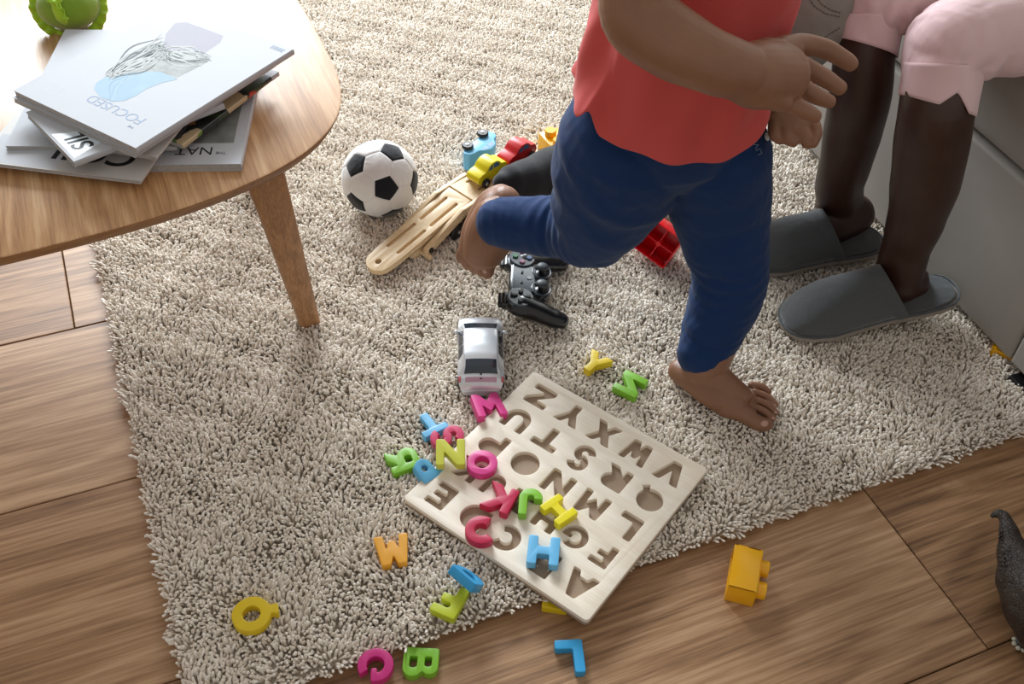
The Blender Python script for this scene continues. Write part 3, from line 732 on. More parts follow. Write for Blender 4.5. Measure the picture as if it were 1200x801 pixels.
# magazine with a colourful rolled spine
def foodmat():
    m, nt, b = nodes('food_photo_cover'); L = nt.links.new
    tc = nt.nodes.new('ShaderNodeTexCoord'); vo = nt.nodes.new('ShaderNodeTexVoronoi'); vo.inputs['Scale'].default_value = 34; vo.inputs['Randomness'].default_value = 1
    nz = nt.nodes.new('ShaderNodeTexNoise'); nz.inputs['Scale'].default_value = 30; ad = nt.nodes.new('ShaderNodeVectorMath'); ad.operation = 'MULTIPLY_ADD'
    L(tc.outputs['Object'], nz.inputs['Vector']); L(nz.outputs['Color'], ad.inputs[0]); ad.inputs[1].default_value = (.03, .03, .03); L(tc.outputs['Object'], ad.inputs[2]); L(ad.outputs[0], vo.inputs['Vector'])
    cr = nt.nodes.new('ShaderNodeValToRGB'); cr.color_ramp.interpolation = 'CONSTANT'
    cols = [(.012, .014, .012), (.06, .14, .02), (.55, .42, .24), (.42, .20, .06), (.03, .05, .02), (.16, .26, .04), (.45, .03, .02), (.02, .03, .04)]
    cr.color_ramp.elements[0].color = rgba(cols[0]); cr.color_ramp.elements[0].position = 0; cr.color_ramp.elements[1].color = rgba(cols[1]); cr.color_ramp.elements[1].position = .2
    for i, c in enumerate(cols[2:]): e = cr.color_ramp.elements.new(.33+i*.11); e.color = rgba(c)
    sx = nt.nodes.new('ShaderNodeSeparateColor'); L(vo.outputs['Color'], sx.inputs[0]); L(sx.outputs[0], cr.inputs[0])
    L(cr.outputs[0], b.inputs['Base Color']); b.inputs['Roughness'].default_value = .22; b.inputs['Coat Weight'].default_value = .5
    return m
TH7 = .0070
t7, X7 = mag(214, 170, z+TH7, TH7, None, .13, .197, 'magazine with a colourful food photo cover and a white end showing beside the white stack', m=foodmat(), ydir=(321, 88))
flatpoly([(.0, .181), (.05, .181), (.05, .197), (.0, .197)], X7, TH7, M_paper, t7, 'white_margin')
obj('spine_end', G().join(G().loft([[(x, y, zz) for x, zz in ((.004, -.0001), (-.0006, .001), (-.0008, .0062), (.004, .0072))] for y in (-.181, -.1975)], closed=True), X7), M_paper, t7)
z += TH7+.0004
tb_, Xb_ = mag(183, 184, z+.005, .005, None, .135, .20, 'thin white magazine between the colourful one and the small booklet', m=M_cream, ydir=(213, 147))
z += .0053
TH3 = .0085
t3, X3 = mag(87, 190, z+TH3, TH3, (32, 133), .135, .20, 'small thick white booklet with black letters poking out below the upper magazines', name='booklet')
onmag(t3, X3, TH3, 'SIL', .016, .034, .034, M_ink, shear=.2, off=.0006)
flatpoly([(.008, .004), (.07, .004), (.055, .035), (.02, .05)], X3, TH3, mat('pale_blue_print', (.66, .74, .80), rough=.3), t3, 'cover_picture', lift=.00006)
z += TH3+.0003
t2, X2 = mag(158, 180, z+.007, .007, (12, 113), .212, .25, 'white magazine directly under the top one with its grey page edges showing')
z += .0073
TH1 = .0085
t1, X1 = mag(160, 174, z+TH1, TH1, (16, 106), .216, .278, 'white magazine on top of the stack with blue hat picture and thin blue title')
onmag(t1, X1, TH1, 'FOCUSED', .034, .050, .0215, M_blueink)
onmag(t1, X1, TH1, 'THE', .034, .029, .005, M_blueink)
# cover art: pale blue cap, wispy grey bundle, faint lilac shape
M_capblue = mat('cap_blue_print', (.36, .50, .62), rough=.65, spec=.2, noise=.12, nscale=60)
M_wisp = mat('wispy_grey_print', (.40, .42, .41), rough=.65, spec=.2, noise=.6, nscale=70, detail=9)
M_lilac = mat('lilac_print', (.42, .41, .47), rough=.65, spec=.2, noise=.03)
def pic(ptsp, m, name, lift):
    inv = X1.inverted(); zz = X1.translation.z+TH1
    g = G().add([X1 @ Vector((p.x, p.y, TH1+lift)) for p in [inv @ at(x, y, zz) for x, y in ptsp]], [tuple(range(len(ptsp)))])
    return obj(name, g, m, t1)
pic([(205, 27), (218, 26), (235, 32), (262, 42), (258, 50), (240, 62), (215, 68), (190, 66), (194, 40)], M_lilac, 'cover_picture', .00005)
pic([(122, 90), (135, 84), (148, 77), (160, 64), (170, 55), (184, 51), (192, 52), (193, 62), (198, 68), (215, 69), (235, 65), (248, 65), (244, 72), (225, 82), (205, 92), (185, 88), (160, 86), (140, 89)], M_wisp, 'cover_picture', .0001)
pic([(110, 104), (113, 97), (124, 90), (142, 87), (165, 84), (188, 84), (200, 89), (208, 93), (190, 97), (172, 104), (160, 112), (146, 118), (132, 119), (118, 114)], M_capblue, 'cover_picture', .00015)
inv = X1.inverted(); zz_ = X1.translation.z+TH1
def strands(P0, P1, n, spread, col_lo, col_hi, name, wpx=1.3):
    for grp in range(2):
        g = G()
        for k in range(n):
            a = Vector(P0)+Vector((random.gauss(0, spread[0]), random.gauss(0, spread[1]))); b = Vector(P1)+Vector((random.gauss(0, spread[2]), random.gauss(0, spread[3])))
            bow = random.gauss(0, 5); v = []
            d = (b-a).normalized(); nn = Vector((-d.y, d.x))
            for i in range(13):
                q = i/12; c_ = a.lerp(b, q)+nn*(bow*math.sin(PI*q)+1.2*math.sin(q*9+k)); w_ = wpx*math.sin(PI*min(1, q+.05))*.5+.15
                for sg in (-1, 1): p = inv @ at(c_.x+nn.x*w_*sg, c_.y+nn.y*w_*sg, zz_); v.append(X1 @ Vector((p.x, p.y, TH1+.00018+.00001*(k % 5)+.00006*grp)))
            g.add(v, [(2*i, 2*i+1, 2*i+3, 2*i+2) for i in range(12)])
        obj(name, g, mat('strand_print', col_lo if grp == 0 else col_hi, rough=.65, spec=.2), t1)
strands((128, 89), (192, 58), 16, (3, 1.5, 3, 6), (.13, .15, .15), (.52, .54, .53), 'cover_picture')
strands((192, 62), (242, 69), 14, (4, 4, 4, 3), (.16, .18, .18), (.52, .54, .53), 'cover_picture')
strands((186, 52), (196, 72), 6, (4, 1, 3, 2), (.05, .06, .07), (.40, .42, .42), 'cover_picture')
strands((128, 117), (150, 89), 2, (1, 1, 2, 1), (.24, .38, .52), (.45, .58, .68), 'cover_picture', wpx=.8)
gbar = G()
inv = X1.inverted()
for k in range(11):
    wd_ = .0009 if k % 3 else .0016; 
    gbar.box(.0085+k*.0022*.9, -.2705, TH1, .0085+k*.0022*.9+wd_*.8, -.2625, TH1+.0002)
obj('barcode', G().join(gbar, X1), M_blueink, t1)
def frameline(x0, y0, x1, y1, w_=.0003):
    g = G()
    for a in ((x0, y0, x1, y0+w_), (x0, y1-w_, x1, y1), (x0, y0, x0+w_, y1), (x1-w_, y0, x1, y1)): g.box(a[0], -a[3], TH1, a[2], -a[1], TH1+.00008)
    obj('printed_box', G().join(g, X1), M_greyink, t1)
frameline(.166, .020, .192, .040)

# ------------------------------------------------------------------ green plush vegetable
def plush():
    c = at(80, 6, TZ+.032); base = Matrix.Translation((c.x, c.y, TZ))
    P = thing('plush_cabbage', base, 'round lime green plush vegetable with ruffled leaf edges on the table', 'soft toy')
    c = Vector((c.x, c.y, TZ+.031))
    m1 = cloth('olive_plush', (.20, .33, .022), wr=.3, wscale=20, weave=700, sheen=.5, var=.12); m2 = cloth('lime_ruffle', (.38, .60, .03), wr=.3, wscale=30, weave=700, sheen=.4)
    me = remesh(G().ell(c, (.045, .042, .031)), .003, 3); obj('body', me, m1, P, smooth=180)
    def ruffle(name, tilt, rr, a0, a1, m, phase=0, amp=.004):
        R = Euler(tilt).to_matrix(); g = G(); rings = []
        N = 150
        for row in range(5):
            t = row/4; ring = []
            for i in range(N+1):
                a = math.radians(a0+(a1-a0)*i/N); rad = (rr+.014*t)
                off_ = amp*t*math.sin(a*22+phase)
                p = Vector((math.cos(a)*rad*1.0, math.sin(a)*rad*.93, off_+ .003*math.cos(a*9)*t))
                ring.append(c+R @ p)
            rings.append(ring)
        g.loft(rings, closed=False, cap=False)
        o = obj(name, g, m, P, smooth=180); s_ = o.modifiers.new('s', 'SOLIDIFY'); s_.thickness = .0012
    ruffle('ruffle', (.9, .25, .0), .040, 115, 285, m2); ruffle('ruffle', (.9, .25, 0), .040, -40, 40, m2, 1)
    ruffle('ruffle', (.2, 1.0, .6), .037, 150, 260, m2, 2, .003)
    # pointed leaf sewn on the front
    g = G(); 
    front = Vector((.004, -.030, .012))
    pts = [c+Vector((-.002, -.030, .024)), c+Vector((.001, -.0385, .014)), c+Vector((.005, -.0415, .002)), c+Vector((.007, -.036, -.013))]
    g.tube(pts, [.006, .0075, .0075, .002], n=14, flat=.35, upv=(0, -1, .3)); obj('leaf', g, m2, P, smooth=180)
    g = G().tube([c+Vector((-.010, -.027, .026)), c+Vector((-.003, -.034, .021)), c+Vector((.004, -.031, .025)), c+Vector((.006, -.026, .028))], [.003, .0045, .004, .002], n=12); obj('knot', g, m2, P, smooth=180)
plush()

# ------------------------------------------------------------------ wooden car transporter
tip = at(446, 309, RZ+.012); tend = at(627, 176, RZ+.055)
ta_ = math.atan2(tend.y-tip.y, tend.x-tip.x)
TR = Matrix.Translation((tip.x, tip.y, RZ)) @ Matrix.Rotation(ta_, 4, 'Z')
LT = math.hypot(tend.x-tip.x, tend.y-tip.y)
truck = thing('wooden_car_transporter', TR @ Matrix.Translation((LT/2, 0, 0)), 'pale wooden toy car transporter with slotted ramp lying on the rug beside the ball', 'toy truck')
hx, hz = .188, .050
def slotrect(x0, x1, y, w_=.0032):
    return arc(x1, y, w_, -90, 90, 6)+arc(x0, y, w_, 90, 270, 6)
# ramp: top plate with slots over a thin base
sl = math.atan2(hz-.012, hx)
RM = TR @ Matrix.Translation((-.022, 0, .006)) @ Matrix.Rotation(-sl, 4, 'Y')
RL = hx/math.cos(sl)+.022
rw = .0265
outl = [(RL, -rw), (RL, rw)]+arc(.022, 0, .022, 100, 260, 14)
outl = [(RL, -rw), (RL, rw), (.045, rw*.97)]+arc(.024, 0, .024, 105, 255, 14)+[(.045, -rw*.97)]
holes = [slotrect(.055, .115, .0125), slotrect(.055, .115, -.0125), slotrect(.132, .192, .0125), slotrect(.132, .192, -.0125)]
me = curve_mesh([outl]+holes+[arc(.020, 0, .0055, 0, 350, 20)], .0022, .0006, 'ramp', M=RM @ Matrix.Translation((0, 0, .0062)))
ramp = obj('ramp', me, M_pine, truck, smooth=40)
me = curve_mesh([outl, arc(.020, 0, .0055, 0, 350, 20)], .0031, .0004, 'ramp_base', M=RM); 
PM[ramp.name] = PM[truck.name]; obj('ramp_base', me, [M_slot if False else M_pine], ramp, smooth=40)
def side(x0, z0, x1, z1, y0, y1, hw, name='link_arm', m=M_pine, par=truck, bolt=True):
    L_ = math.hypot(x1-x0, z1-z0); a = math.atan2(z1-z0, x1-x0)
    Mx = TR @ Matrix.Translation((x0, 0, z0)) @ Matrix.Rotation(-a, 4, 'Y') @ Matrix.Translation((0, y1, 0)) @ Matrix.Rotation(PI/2, 4, 'X')
    me = curve_mesh([arc(L_, 0, hw, -90, 90, 12)+arc(0, 0, hw, 90, 270, 12)], (y1-y0)/2, .0006, name, M=Mx)
    return obj(name, me, m, par, smooth=40)
for sy in (-1, 1):
    ya, yb_ = sorted((sy*.0285, sy*.0365))
    o = side(.078, .016, .160, .050, ya, yb_, .0085)
    yo = sy*.0365
    obj('bolt', G().join(G().cyl((.081, yo-.002*sy, .016), (.081, yo+.0035*sy, .016), .0048, n=20, bev=.001), TR), M_black, o, smooth=40)
    o = side(.160, .050, .230, .0535, ya, yb_, .0075, name='side_rail')
# under-beam of the ramp and peg
g = G().prism([(.04, -.010), (.16, -.010), (.175, .0), (.16, .010), (.04, .010)], 0, .012, M=Matrix.Identity(4))
g2 = G(); g2.loft([[(x, y, zz) for x, zz in ((.045, .013), (.06, .001), (.10, .001), (.13, .020), (.13, .034))] for y in (-.022, .022)])
obj('ramp_block', G().join(g2, TR), M_pine, truck, smooth=30)
obj('peg', G().join(G().cyl((.072, -.022, .009), (.072, -.046, .009), .0048, n=18, bev=.0015), TR), M_pine, truck, smooth=40)
# upper deck with slots
DX0, DX1 = hx+.001, LT
dk = [(DX1, -.030), (DX1, .030), (DX0, .030), (DX0, -.030)]
me = curve_mesh([fillet(dk, .003)]+[slotrect(DX0+.03, DX0+.10, s_*.0150, .003) for s_ in (-1, 1)]+[slotrect(DX0+.125, DX1-.015, s_*.0150, .003) for s_ in (-1, 1)], .0022, .0006, 'deck', M=TR @ Matrix.Translation((0, 0, hz+.0045)))
dko = obj('deck', me, M_pine, truck, smooth=40)
obj('deck_base', G().join(G().box(DX0, -.030, hz-.003, DX1, .030, hz+.0048, bev=.0006), TR), M_pine, dko)
for sy in (-1, 1):
    obj('side_rail', G().join(G().box(DX0+.12, sy*.0335-.0033, hz-.010, DX1+.004, sy*.0335+.0033, hz+.011, bev=.001), TR), M_pine, truck, smooth=40)
obj('chassis', G().join(G().box(.135, -.022, .018, LT-.02, .022, .030, bev=.001), TR), M_pine, truck)
for x in (.215, .32, LT-.05):
    obj('upright', G().join(G().box(x-.008, -.020, .029, x+.008, .020, hz-.002), TR), M_pine, truck)
for x in (.148, .182, LT-.09, LT-.05):
    for sy in (-1, 1):
        wobj = obj('wheel', G().join(G().cyl((x, sy*.024, .0158), (x, sy*.036, .0158), .0155, n=32, bev=.002), TR), M_rubber, truck, smooth=35)
        obj('hub', G().join(G().cyl((x, sy*.036, .0158), (x, sy*.0368, .0158), .0035, n=14), TR), M_chrome, wobj)

# ------------------------------------------------------------------ painted wooden cars
PROF = [(.004, .008), (.000, .014), (.002, .021), (.010, .0245), (.018, .0255), (.024, .033), (.032, .0375), (.042, .0375), (.049, .034), (.054, .0275), (.060, .0265), (.066, .024), (.068, .017), (.067, .009), (.062, .007), (.010, .007)]
def wooden_car(Mx, m, lab, M_win):
    t = thing('wooden_toy_car', Mx @ Matrix.Translation((.034, 0, 0)), lab, 'toy car', 'small painted wooden cars')
    pl = fillet(PROF, .003)
    me = curve_mesh([pl], .014, .0012, 'body', M=Mx @ Matrix.Translation((0, .014, 0)) @ Matrix.Rotation(PI/2, 4, 'X'))
    obj('body', me, m, t, smooth=50)
    for x in (.015, .053):
        for sy in (-1, 1):
            wo = obj('wheel', G().join(G().cyl((x, sy*.0142, .0085), (x, sy*.0195, .0085), .0085, n=28, bev=.0015), Mx), M_rubber, t, smooth=35)
            obj('hub', G().join(G().ell((x, sy*.0195, .0085), (.0034, .0014, .0034), nu=14, nv=8), Mx), M_chrome, wo, smooth=180)
    for sy in (-1, 1):
        for pl in ([(.0225, .0265), (.0275, .033), (.033, .0350), (.033, .0265)], [(.0355, .0265), (.0355, .0352), (.042, .0350), (.047, .0315), (.049, .0265)]):
            g = G().add([Mx @ Vector((x, sy*.0142, zz)) for x, zz in pl], [tuple(range(len(pl)))]); obj('window', g, M_win, t)
M_wblue = mat('window_blue_paint', (.05, .17, .36), rough=.4)
dz = hz+.0092+.0003
ycar = at(552, 201, RZ+dz); xl = (TR.inverted() @ ycar).x
wooden_car(TR @ Matrix.Translation((DX0+.024, -.002, dz)) @ Matrix.Scale(1.08, 4), P_brightyel, 'yellow wooden toy car parked on the transporter deck', M_wblue)
wooden_car(TR @ Matrix.Translation((DX0+.100, -.002, dz)) @ Matrix.Scale(1.08, 4), P_red, 'red wooden toy car at the far end of the transporter deck', M_wblue)
bc = at(548, 174, RZ+.04); ab = heading(548, 174, 18, -15, RZ+.04)
# lies on its side next to the transporter: wheels stand on the left side, roof to the right
Lx = Vector((math.cos(ab), math.sin(ab), 0)); Lz = Vector((math.sin(ab), -math.cos(ab), 0)); Ly = Lz.cross(Lx)
Mc = Matrix(((Lx.x, Ly.x, Lz.x, bc.x), (Lx.y, Ly.y, Lz.y, bc.y), (Lx.z, Ly.z, Lz.z, RZ+.024), (0, 0, 0, 1))) @ Matrix.Scale(1.3, 4) @ Matrix.Translation((-.015, 0, -.0085))
wooden_car(Mc, P_sky, 'light blue wooden toy car lying on its side beside the transporter', M_wblue)

# ------------------------------------------------------------------ silver hatchback model
def silver_car():
    L_, HW = .149, .0335
    base = at(563.5, 461, RZ+.012); h = math.radians(93.5)
    Mx = Matrix.Translation((base.x, base.y, RZ)) @ Matrix.Rotation(h-PI/2, 4, 'Z')     # y forward
    t = thing('toy_hatchback', Mx @ Matrix.Translation((0, L_/2, 0)), 'silver toy hatchback car standing on the rug above the puzzle board', 'toy car')
    ys = [0, .010, .05, .10, .16, .30, .42, .55, .66, .74, .83, .92, .975, 1.0]
    zt = [.022, .029, .0365, .0385, .0445, .0515, .0530, .0525, .0500, .0440, .0375, .0345, .0290, .0200]
    wr = [.026, .028, .029, .028, .0255, .0250, .0250, .0250, .0250, .0265, .0280, .0290, .0260, .0200]
    wb = [.028, .0315, .033, .0340, .0345, .0345, .0345, .0345, .0345, .0345, .0340, .0325, .0290, .0230]
    zb = [.020, .0265, .0325, .0345, .0350, .0350, .0350, .0348, .0346, .0344, .0340, .0310, .0265, .0180]
    def sm(t_, ar):
        return sum(np.interp(t_+d, ys, ar)*w_ for d, w_ in ((-.018, .25), (-.006, .25), (.006, .25), (.018, .25)))
    def sect(t_, s_):
        """s_ 0 centre top .. 1 roof rail .. 2 belt .. 3 sill"""
        Z, WR, WB, ZB = sm(t_, zt), sm(t_, wr), sm(t_, wb), sm(t_, zb)
        if s_ <= 1: x = WR*s_; z = Z-.0018*s_**3
        elif s_ <= 2: k = s_-1; x = WR+(WB-WR)*k; z = Z-.0018+(ZB-(Z-.0018))*k
        else: k = s_-2; x = WB-.001+.001*math.cos(k*PI)-.0035*k**3; z = ZB+(.008-ZB)*k
        return x, t_*L_, z
    g = G(); T_ = np.linspace(0, 1, 61); Sx = [0, .25, .5, .75, .92, 1, 1.08, 1.3, 1.6, 1.9, 2, 2.1, 2.3, 2.6, 2.85, 3]
    rings = []
    for q in T_:
        right = [sect(q, s_) for s_ in Sx]; ring = [(-x, y, z) for x, y, z in reversed(right)]+right[1:]
        rings.append(ring)
    g.loft(rings); body = obj('body', G().join(g, Mx), mat('silver_car_paint', (.70, .72, .75), rough=.3, metal=.45, coat=.5, noise=.02), t, smooth=50)
    Mg = mat('dark_car_glass', (.02, .03, .045), rough=.06, coat=.6)
    def patch(name, t0, t1, s0, s1, sgn, m, lift=.0005, trap=0, par=t, trapb=0):
        g = G(); N = 10; v = []; f = []
        for i in range(N+1):
            for j in range(N+1):
                u = i/N; w_ = j/N
                tt = t0+(t1-t0)*u+(trap*(1-w_) if u < .5 else 0)*(1-2*u)+(trapb*(1-w_))*(max(0, 2*u-1))
                ss = s0+(s1-s0)*w_
                a = abs(ss); x, y, z = sect(tt, a); x2, _, z2 = sect(tt, a+.02); _, y3, z3 = sect(tt+.004, a)
                sg = sgn if sgn else (1 if ss >= 0 else -1)
                n = Vector((x2-x, 0, z2-z)).cross(Vector((0, y3-y, z3-z))); n = Vector((abs(n.x)*1, n.y if n.z > 0 else -n.y, abs(n.z))).normalized()
                v.append((sg*(x+n.x*lift), y+n.y*lift, z+n.z*lift))
        for i in range(N):
            for j in range(N): f.append((i*(N+1)+j, (i+1)*(N+1)+j, (i+1)*(N+1)+j+1, i*(N+1)+j+1))
        g.add(v, f); return obj(name, G().join(g, Mx), m, par, smooth=180)
    patch('windscreen', .69, .815, -.93, .93, 0, Mg); patch('rear_window', .105, .245, -.90, .90, 0, Mg)
    for sg in (-1, 1):
        patch('side_window', .30, .445, 1.18, 1.86, sg, Mg, trap=.03); patch('side_window', .465, .70, 1.18, 1.86, sg, Mg, trapb=-.05)
        patch('tail_light', .035, .085, 1.2, 2.15, sg, mat('tail_light_red', (.55, .12, .14), rough=.2, coat=.5))
        patch('head_light', .925, .965, 1.2, 2.1, sg, mat('head_light_clear', (.7, .75, .8), rough=.1, coat=.8))
        m_ = obj('wing_mirror', G().join(G().ell((sg*.0375, L_*.70, .0365), (.0042, .003, .0028)), Mx), body.data.materials[0], t, smooth=180)
        for yy in (.19, .81):
            wo = obj('wheel', G().join(G().cyl((sg*.0265, L_*yy, .0115), (sg*.0352, L_*yy, .0115), .0125, n=32, bev=.002), Mx), M_rubber, t, smooth=40)
            obj('hub', G().join(G().cyl((sg*.0352, L_*yy, .0115), (sg*.0357, L_*yy, .0115), .0075, n=20), Mx), M_chrome, wo, smooth=40)
    patch('rear_wiper', .088, .106, -.05, .05, 0, M_black, lift=.001)
    patch('tailgate_reflection', .030, .070, -.80, .80, 0, mat('painted_pink_reflection', (.52, .30, .38), rough=.25, metal=.5, coat=.5), lift=.0003)  # reflection of the pink letter, painted as a tinted patch on the tailgate
    patch('emblem', .050, .060, -.06, .06, 0, M_black, lift=.0008)
    g = G().box(-.027, -.0012, .012, .027, .004, .020, bev=.001); obj('bumper', G().join(g, Mx), body.data.materials[0], t, smooth=40)
silver_car()

# ------------------------------------------------------------------ game controller
def controller():
    c = at(611, 327, RZ+.034); ax = heading(611, 345, 2, -42, RZ+.034)        # +x of the pad runs up the picture
    Mx = Matrix.Translation((c.x+.004, c.y, RZ+.012)) @ Matrix.Rotation(ax, 4, 'Z') @ Matrix.Rotation(math.radians(6), 4, 'X')
    t = thing('game_controller', Mx, 'black game controller with two thumb sticks lying on the rug under the raised knee', 'game controller')
    g = G()
    for sx in (-1, 1):
        g.ell((sx*.046, .004, .013), (.030, .029, .0135))
        g.tube([(sx*.052, .0, .012), (sx*.060, -.026, .011), (sx*.067, -.050, .008), (sx*.069, -.062, .007)], [.0215, .0185, .0165, .0140], n=24, flat=.85, upv=(0, 0, 1))
        g.ell((sx*.0205, -.026, .012), (.0165, .0165, .0135))
        g.box(sx*.046-.016, .022, .006, sx*.046+.016, .036, .020, bev=.004)
    g.box(-.045, -.026, .003, .045, .026, .0225, bev=.006)
    me = remesh(G().join(g, Mx), .0014, 6); obj('shell', me, mat('black_satin_shell', (.006, .006, .007), rough=.3, noise=.1, coat=.3), t, smooth=180)
    gl = mat('painted_glare_face', (.035, .055, .075), rough=.3, coat=.8)  # steel blue base colour stands in for window glare on the black face
    def cyl(name, x, y, z0, z1, r, m, par=t, bev=.0006, n=28): return obj(name, G().join(G().cyl((x, y, z0), (x, y, z1), r, n=n, bev=bev), Mx), m, par, smooth=40)
    for sx in (-1, 1): cyl('face_pad', sx*.047, .007, .020, .0275, .0215, gl, bev=.0015)
    me = curve_mesh([fillet([(-.030, -.016), (.030, -.016), (.034, .022), (-.034, .022)], .005)], .0014, .0008, 'centre_plate', M=Mx @ Matrix.Translation((0, 0, .0222)))
    obj('centre_plate', me, gl, t, smooth=40)
    for k in range(4):
        a = k*PI/2; x, y = -.047+math.cos(a)*.0098, .007+math.sin(a)*.0098
        me = curve_mesh([[(-.0062, -.0036), (.0020, -.0036), (.0055, 0), (.0020, .0036), (-.0062, .0036)]], .0018, .0007, 'direction_button', M=Mx @ Matrix.Translation((x, y, .0272)) @ Matrix.Rotation(a+PI, 4, 'Z'))
        obj('direction_button', me, M_black, t, smooth=40)
    for k, cc in enumerate([(.35, .07, .14), (.08, .28, .14), (.45, .20, .30), (.12, .2, .4)]):
        a = k*PI/2; cyl('action_button', .047+math.cos(a)*.0115, .007+math.sin(a)*.0115, .0270, .0305, .0048, mat('action_button_face', [c_*.8 for c_ in cc], rough=.3, coat=.3), bev=.001, n=20)
    for x in (-.011, .013):
        me = curve_mesh([fillet([(-.0032, -.002), (.0032, -.002), (.0032, .002), (-.0032, .002)], .001)], .001, .0004, 'small_button', M=Mx @ Matrix.Translation((x, .006, .0248)))
        obj('small_button', me, M_black, t, smooth=40)
    cyl('home_button', .001, -.006, .0240, .0265, .0042, mat('home_button_face', (.25, .28, .32), rough=.2, coat=.5), n=20)
    for sx in (-1, 1):
        ring = G(); R_ = .0150; N = 36
        for k in range(1): pass
        pts = []
        rg = []
        for i in range(N):
            a = 2*PI*i/N; cc = Vector((sx*.0205+math.cos(a)*R_, -.026+math.sin(a)*R_, .0250)); d = Vector((math.cos(a), math.sin(a), 0))
            rg.append([cc+d*(.0014*math.cos(b))+Vector((0, 0, .0012*math.sin(b))) for b in [2*PI*j/8 for j in range(8)]])
        rg.append(rg[0]); ring.loft(rg, cap=False)
        st = obj('thumb_stick', G().join(G().cyl((sx*.0205, -.026, .022), (sx*.0205, -.026, .034), .0055, n=20), Mx), M_black, t, smooth=40)
        obj('stick_collar', G().join(ring, Mx), gl, t, smooth=180)
        obj('stick_cap', G().join(G().ell((sx*.0205, -.026, .036), (.0098, .0098, .0048), nu=32), Mx), mat('grey_rubber_cap', (.045, .052, .06), rough=.45), st, smooth=180)
    for sx in (-1, 1):
        o = obj('shoulder_button', G().join(G().box(sx*.046-.0145, .032, .008, sx*.046+.0145, .0415, .0175, bev=.0035, seg=3), Mx), M_black, t, smooth=50)
controller()

# ------------------------------------------------------------------ toy dinosaur (reaches out of the frame at the right)
def dinosaur():
    base = at(1235, 740, .0); t = thing('toy_dinosaur', (base.x, base.y, 0), 'dark brown rubbery toy dinosaur with hooked tail tip on the oak floor at the right', 'toy dinosaur')
    g = G()
    P = [(1163, 604, .062, 3.5), (1171, 601, .066, 5), (1178, 607, .066, 7), (1183, 626, .062, 12), (1189, 650, .056, 20), (1201, 676, .050, 34), (1222, 706, .050, 46), (1250, 740, .052, 52), (1285, 775, .055, 44), (1312, 800, .070, 26), (1330, 806, .10, 20), (1342, 796, .125, 17)]
    pts = [at(x, y, z) for x, y, z, r in P]; rad = [r/ppm(p) for p, (_, _, _, r) in zip(pts, P)]
    g.tube(pts, rad, n=28)
    hd = at(1350, 782, .135); g.ell(hd, (.024, .018, .016)); g.ell(hd+Vector((.018, -.010, -.004)), (.018, .012, .011))
    for (x, y, dx, dy) in ((1206, 742, -.006, -.004), (1262, 690, .02, .012), (1290, 800, -.004, -.012), (1330, 760, .02, .01)):
        a = at(x+14, y-16, .045); f_ = at(x, y+8, .006)
        g.tube([a, a.lerp(f_, .5)+Vector((dx, dy, 0)), f_+Vector((0, 0, .004)), f_+Vector((-.008, -.002, .0))], [.018, .012, .009, .0085], n=14)
    me = remesh(g, .0022, 5)
    m, nt, b = nodes('dinosaur_hide'); L = nt.links.new
    tc = nt.nodes.new('ShaderNodeTexCoord'); vo = nt.nodes.new('ShaderNodeTexVoronoi'); vo.inputs['Scale'].default_value = 330; L(tc.outputs['Object'], vo.inputs['Vector'])
    nz = nt.nodes.new('ShaderNodeTexNoise'); nz.inputs['Scale'].default_value = 45; nz.inputs['Detail'].default_value = 5; L(tc.outputs['Object'], nz.inputs['Vector'])
    cr = nt.nodes.new('ShaderNodeValToRGB'); cr.color_ramp.elements[0].color = (.022, .014, .012, 1); cr.color_ramp.elements[1].color = (.060, .048, .038, 1); cr.color_ramp.elements[0].position = .35; cr.color_ramp.elements[1].position = .7
    L(nz.outputs['Fac'], cr.inputs[0]); L(cr.outputs[0], b.inputs['Base Color']); b.inputs['Roughness'].default_value = .42
    bp = nt.nodes.new('ShaderNodeBump'); bp.invert = True; bp.inputs['Strength'].default_value = .8; bp.inputs['Distance'].default_value = .0015; L(vo.outputs['Distance'], bp.inputs['Height'])
    bp2 = nt.nodes.new('ShaderNodeBump'); bp2.inputs['Strength'].default_value = .9; bp2.inputs['Distance'].default_value = .006; L(nz.outputs['Fac'], bp2.inputs['Height']); L(bp.outputs[0], bp2.inputs['Normal']); L(bp2.outputs[0], b.inputs['Normal'])
    body = obj('body', me, m, t, smooth=180)
    # studs along the back ridge
    g = G()
    for i in range(3, 8):
        for k in range(5):
            a = pts[i].lerp(pts[i+1], k/5); r = rad[i]+(rad[i+1]-rad[i])*k/5
            T = (pts[i+1]-pts[i]).normalized(); sd = Vector((T.y, -T.x, 0)).normalized()
            if sd.x > 0: sd = -sd
            for lift in (.15, .45):
                d = (sd*math.cos(lift)+Vector((0, 0, 1))*math.sin(lift)); g.ell(a+d*r*.97, (.0022, .0022, .0022), nu=8, nv=6)
    obj('back_studs', g, m, t, smooth=180)
    # foot with pale claws
    ft = at(1197, 753, .008)
    g = G().ell(ft+Vector((.008, .004, 0)), (.014, .010, .008)); obj('foot', g, mat('grey_foot', (.12, .13, .14), rough=.5, noise=.3), t, smooth=180)
    for k, (dx, dy) in enumerate(((-.006, .006), (-.008, .0), (-.005, -.006), (.001, -.009))):
        obj('claw', G().ell(ft+Vector((dx, dy, -.002)), (.0036, .0028, .0032), nu=12, nv=8), mat('pale_claw', (.62, .60, .48), rough=.4) if k == 0 else bpy.data.materials['pale_claw'], t, smooth=180)
dinosaur()

# ------------------------------------------------------------------ people
def P3(L_): 
    pts = [at(x, y, z) for x, y, z, r in L_]; return pts, [r/ppm(p) for p, (_, _, _, r) in zip(pts, L_)]
def limb(g, L_, n=24, **k):
    p, r = P3(L_); g.tube(p, r, n=n, **k); return p, r

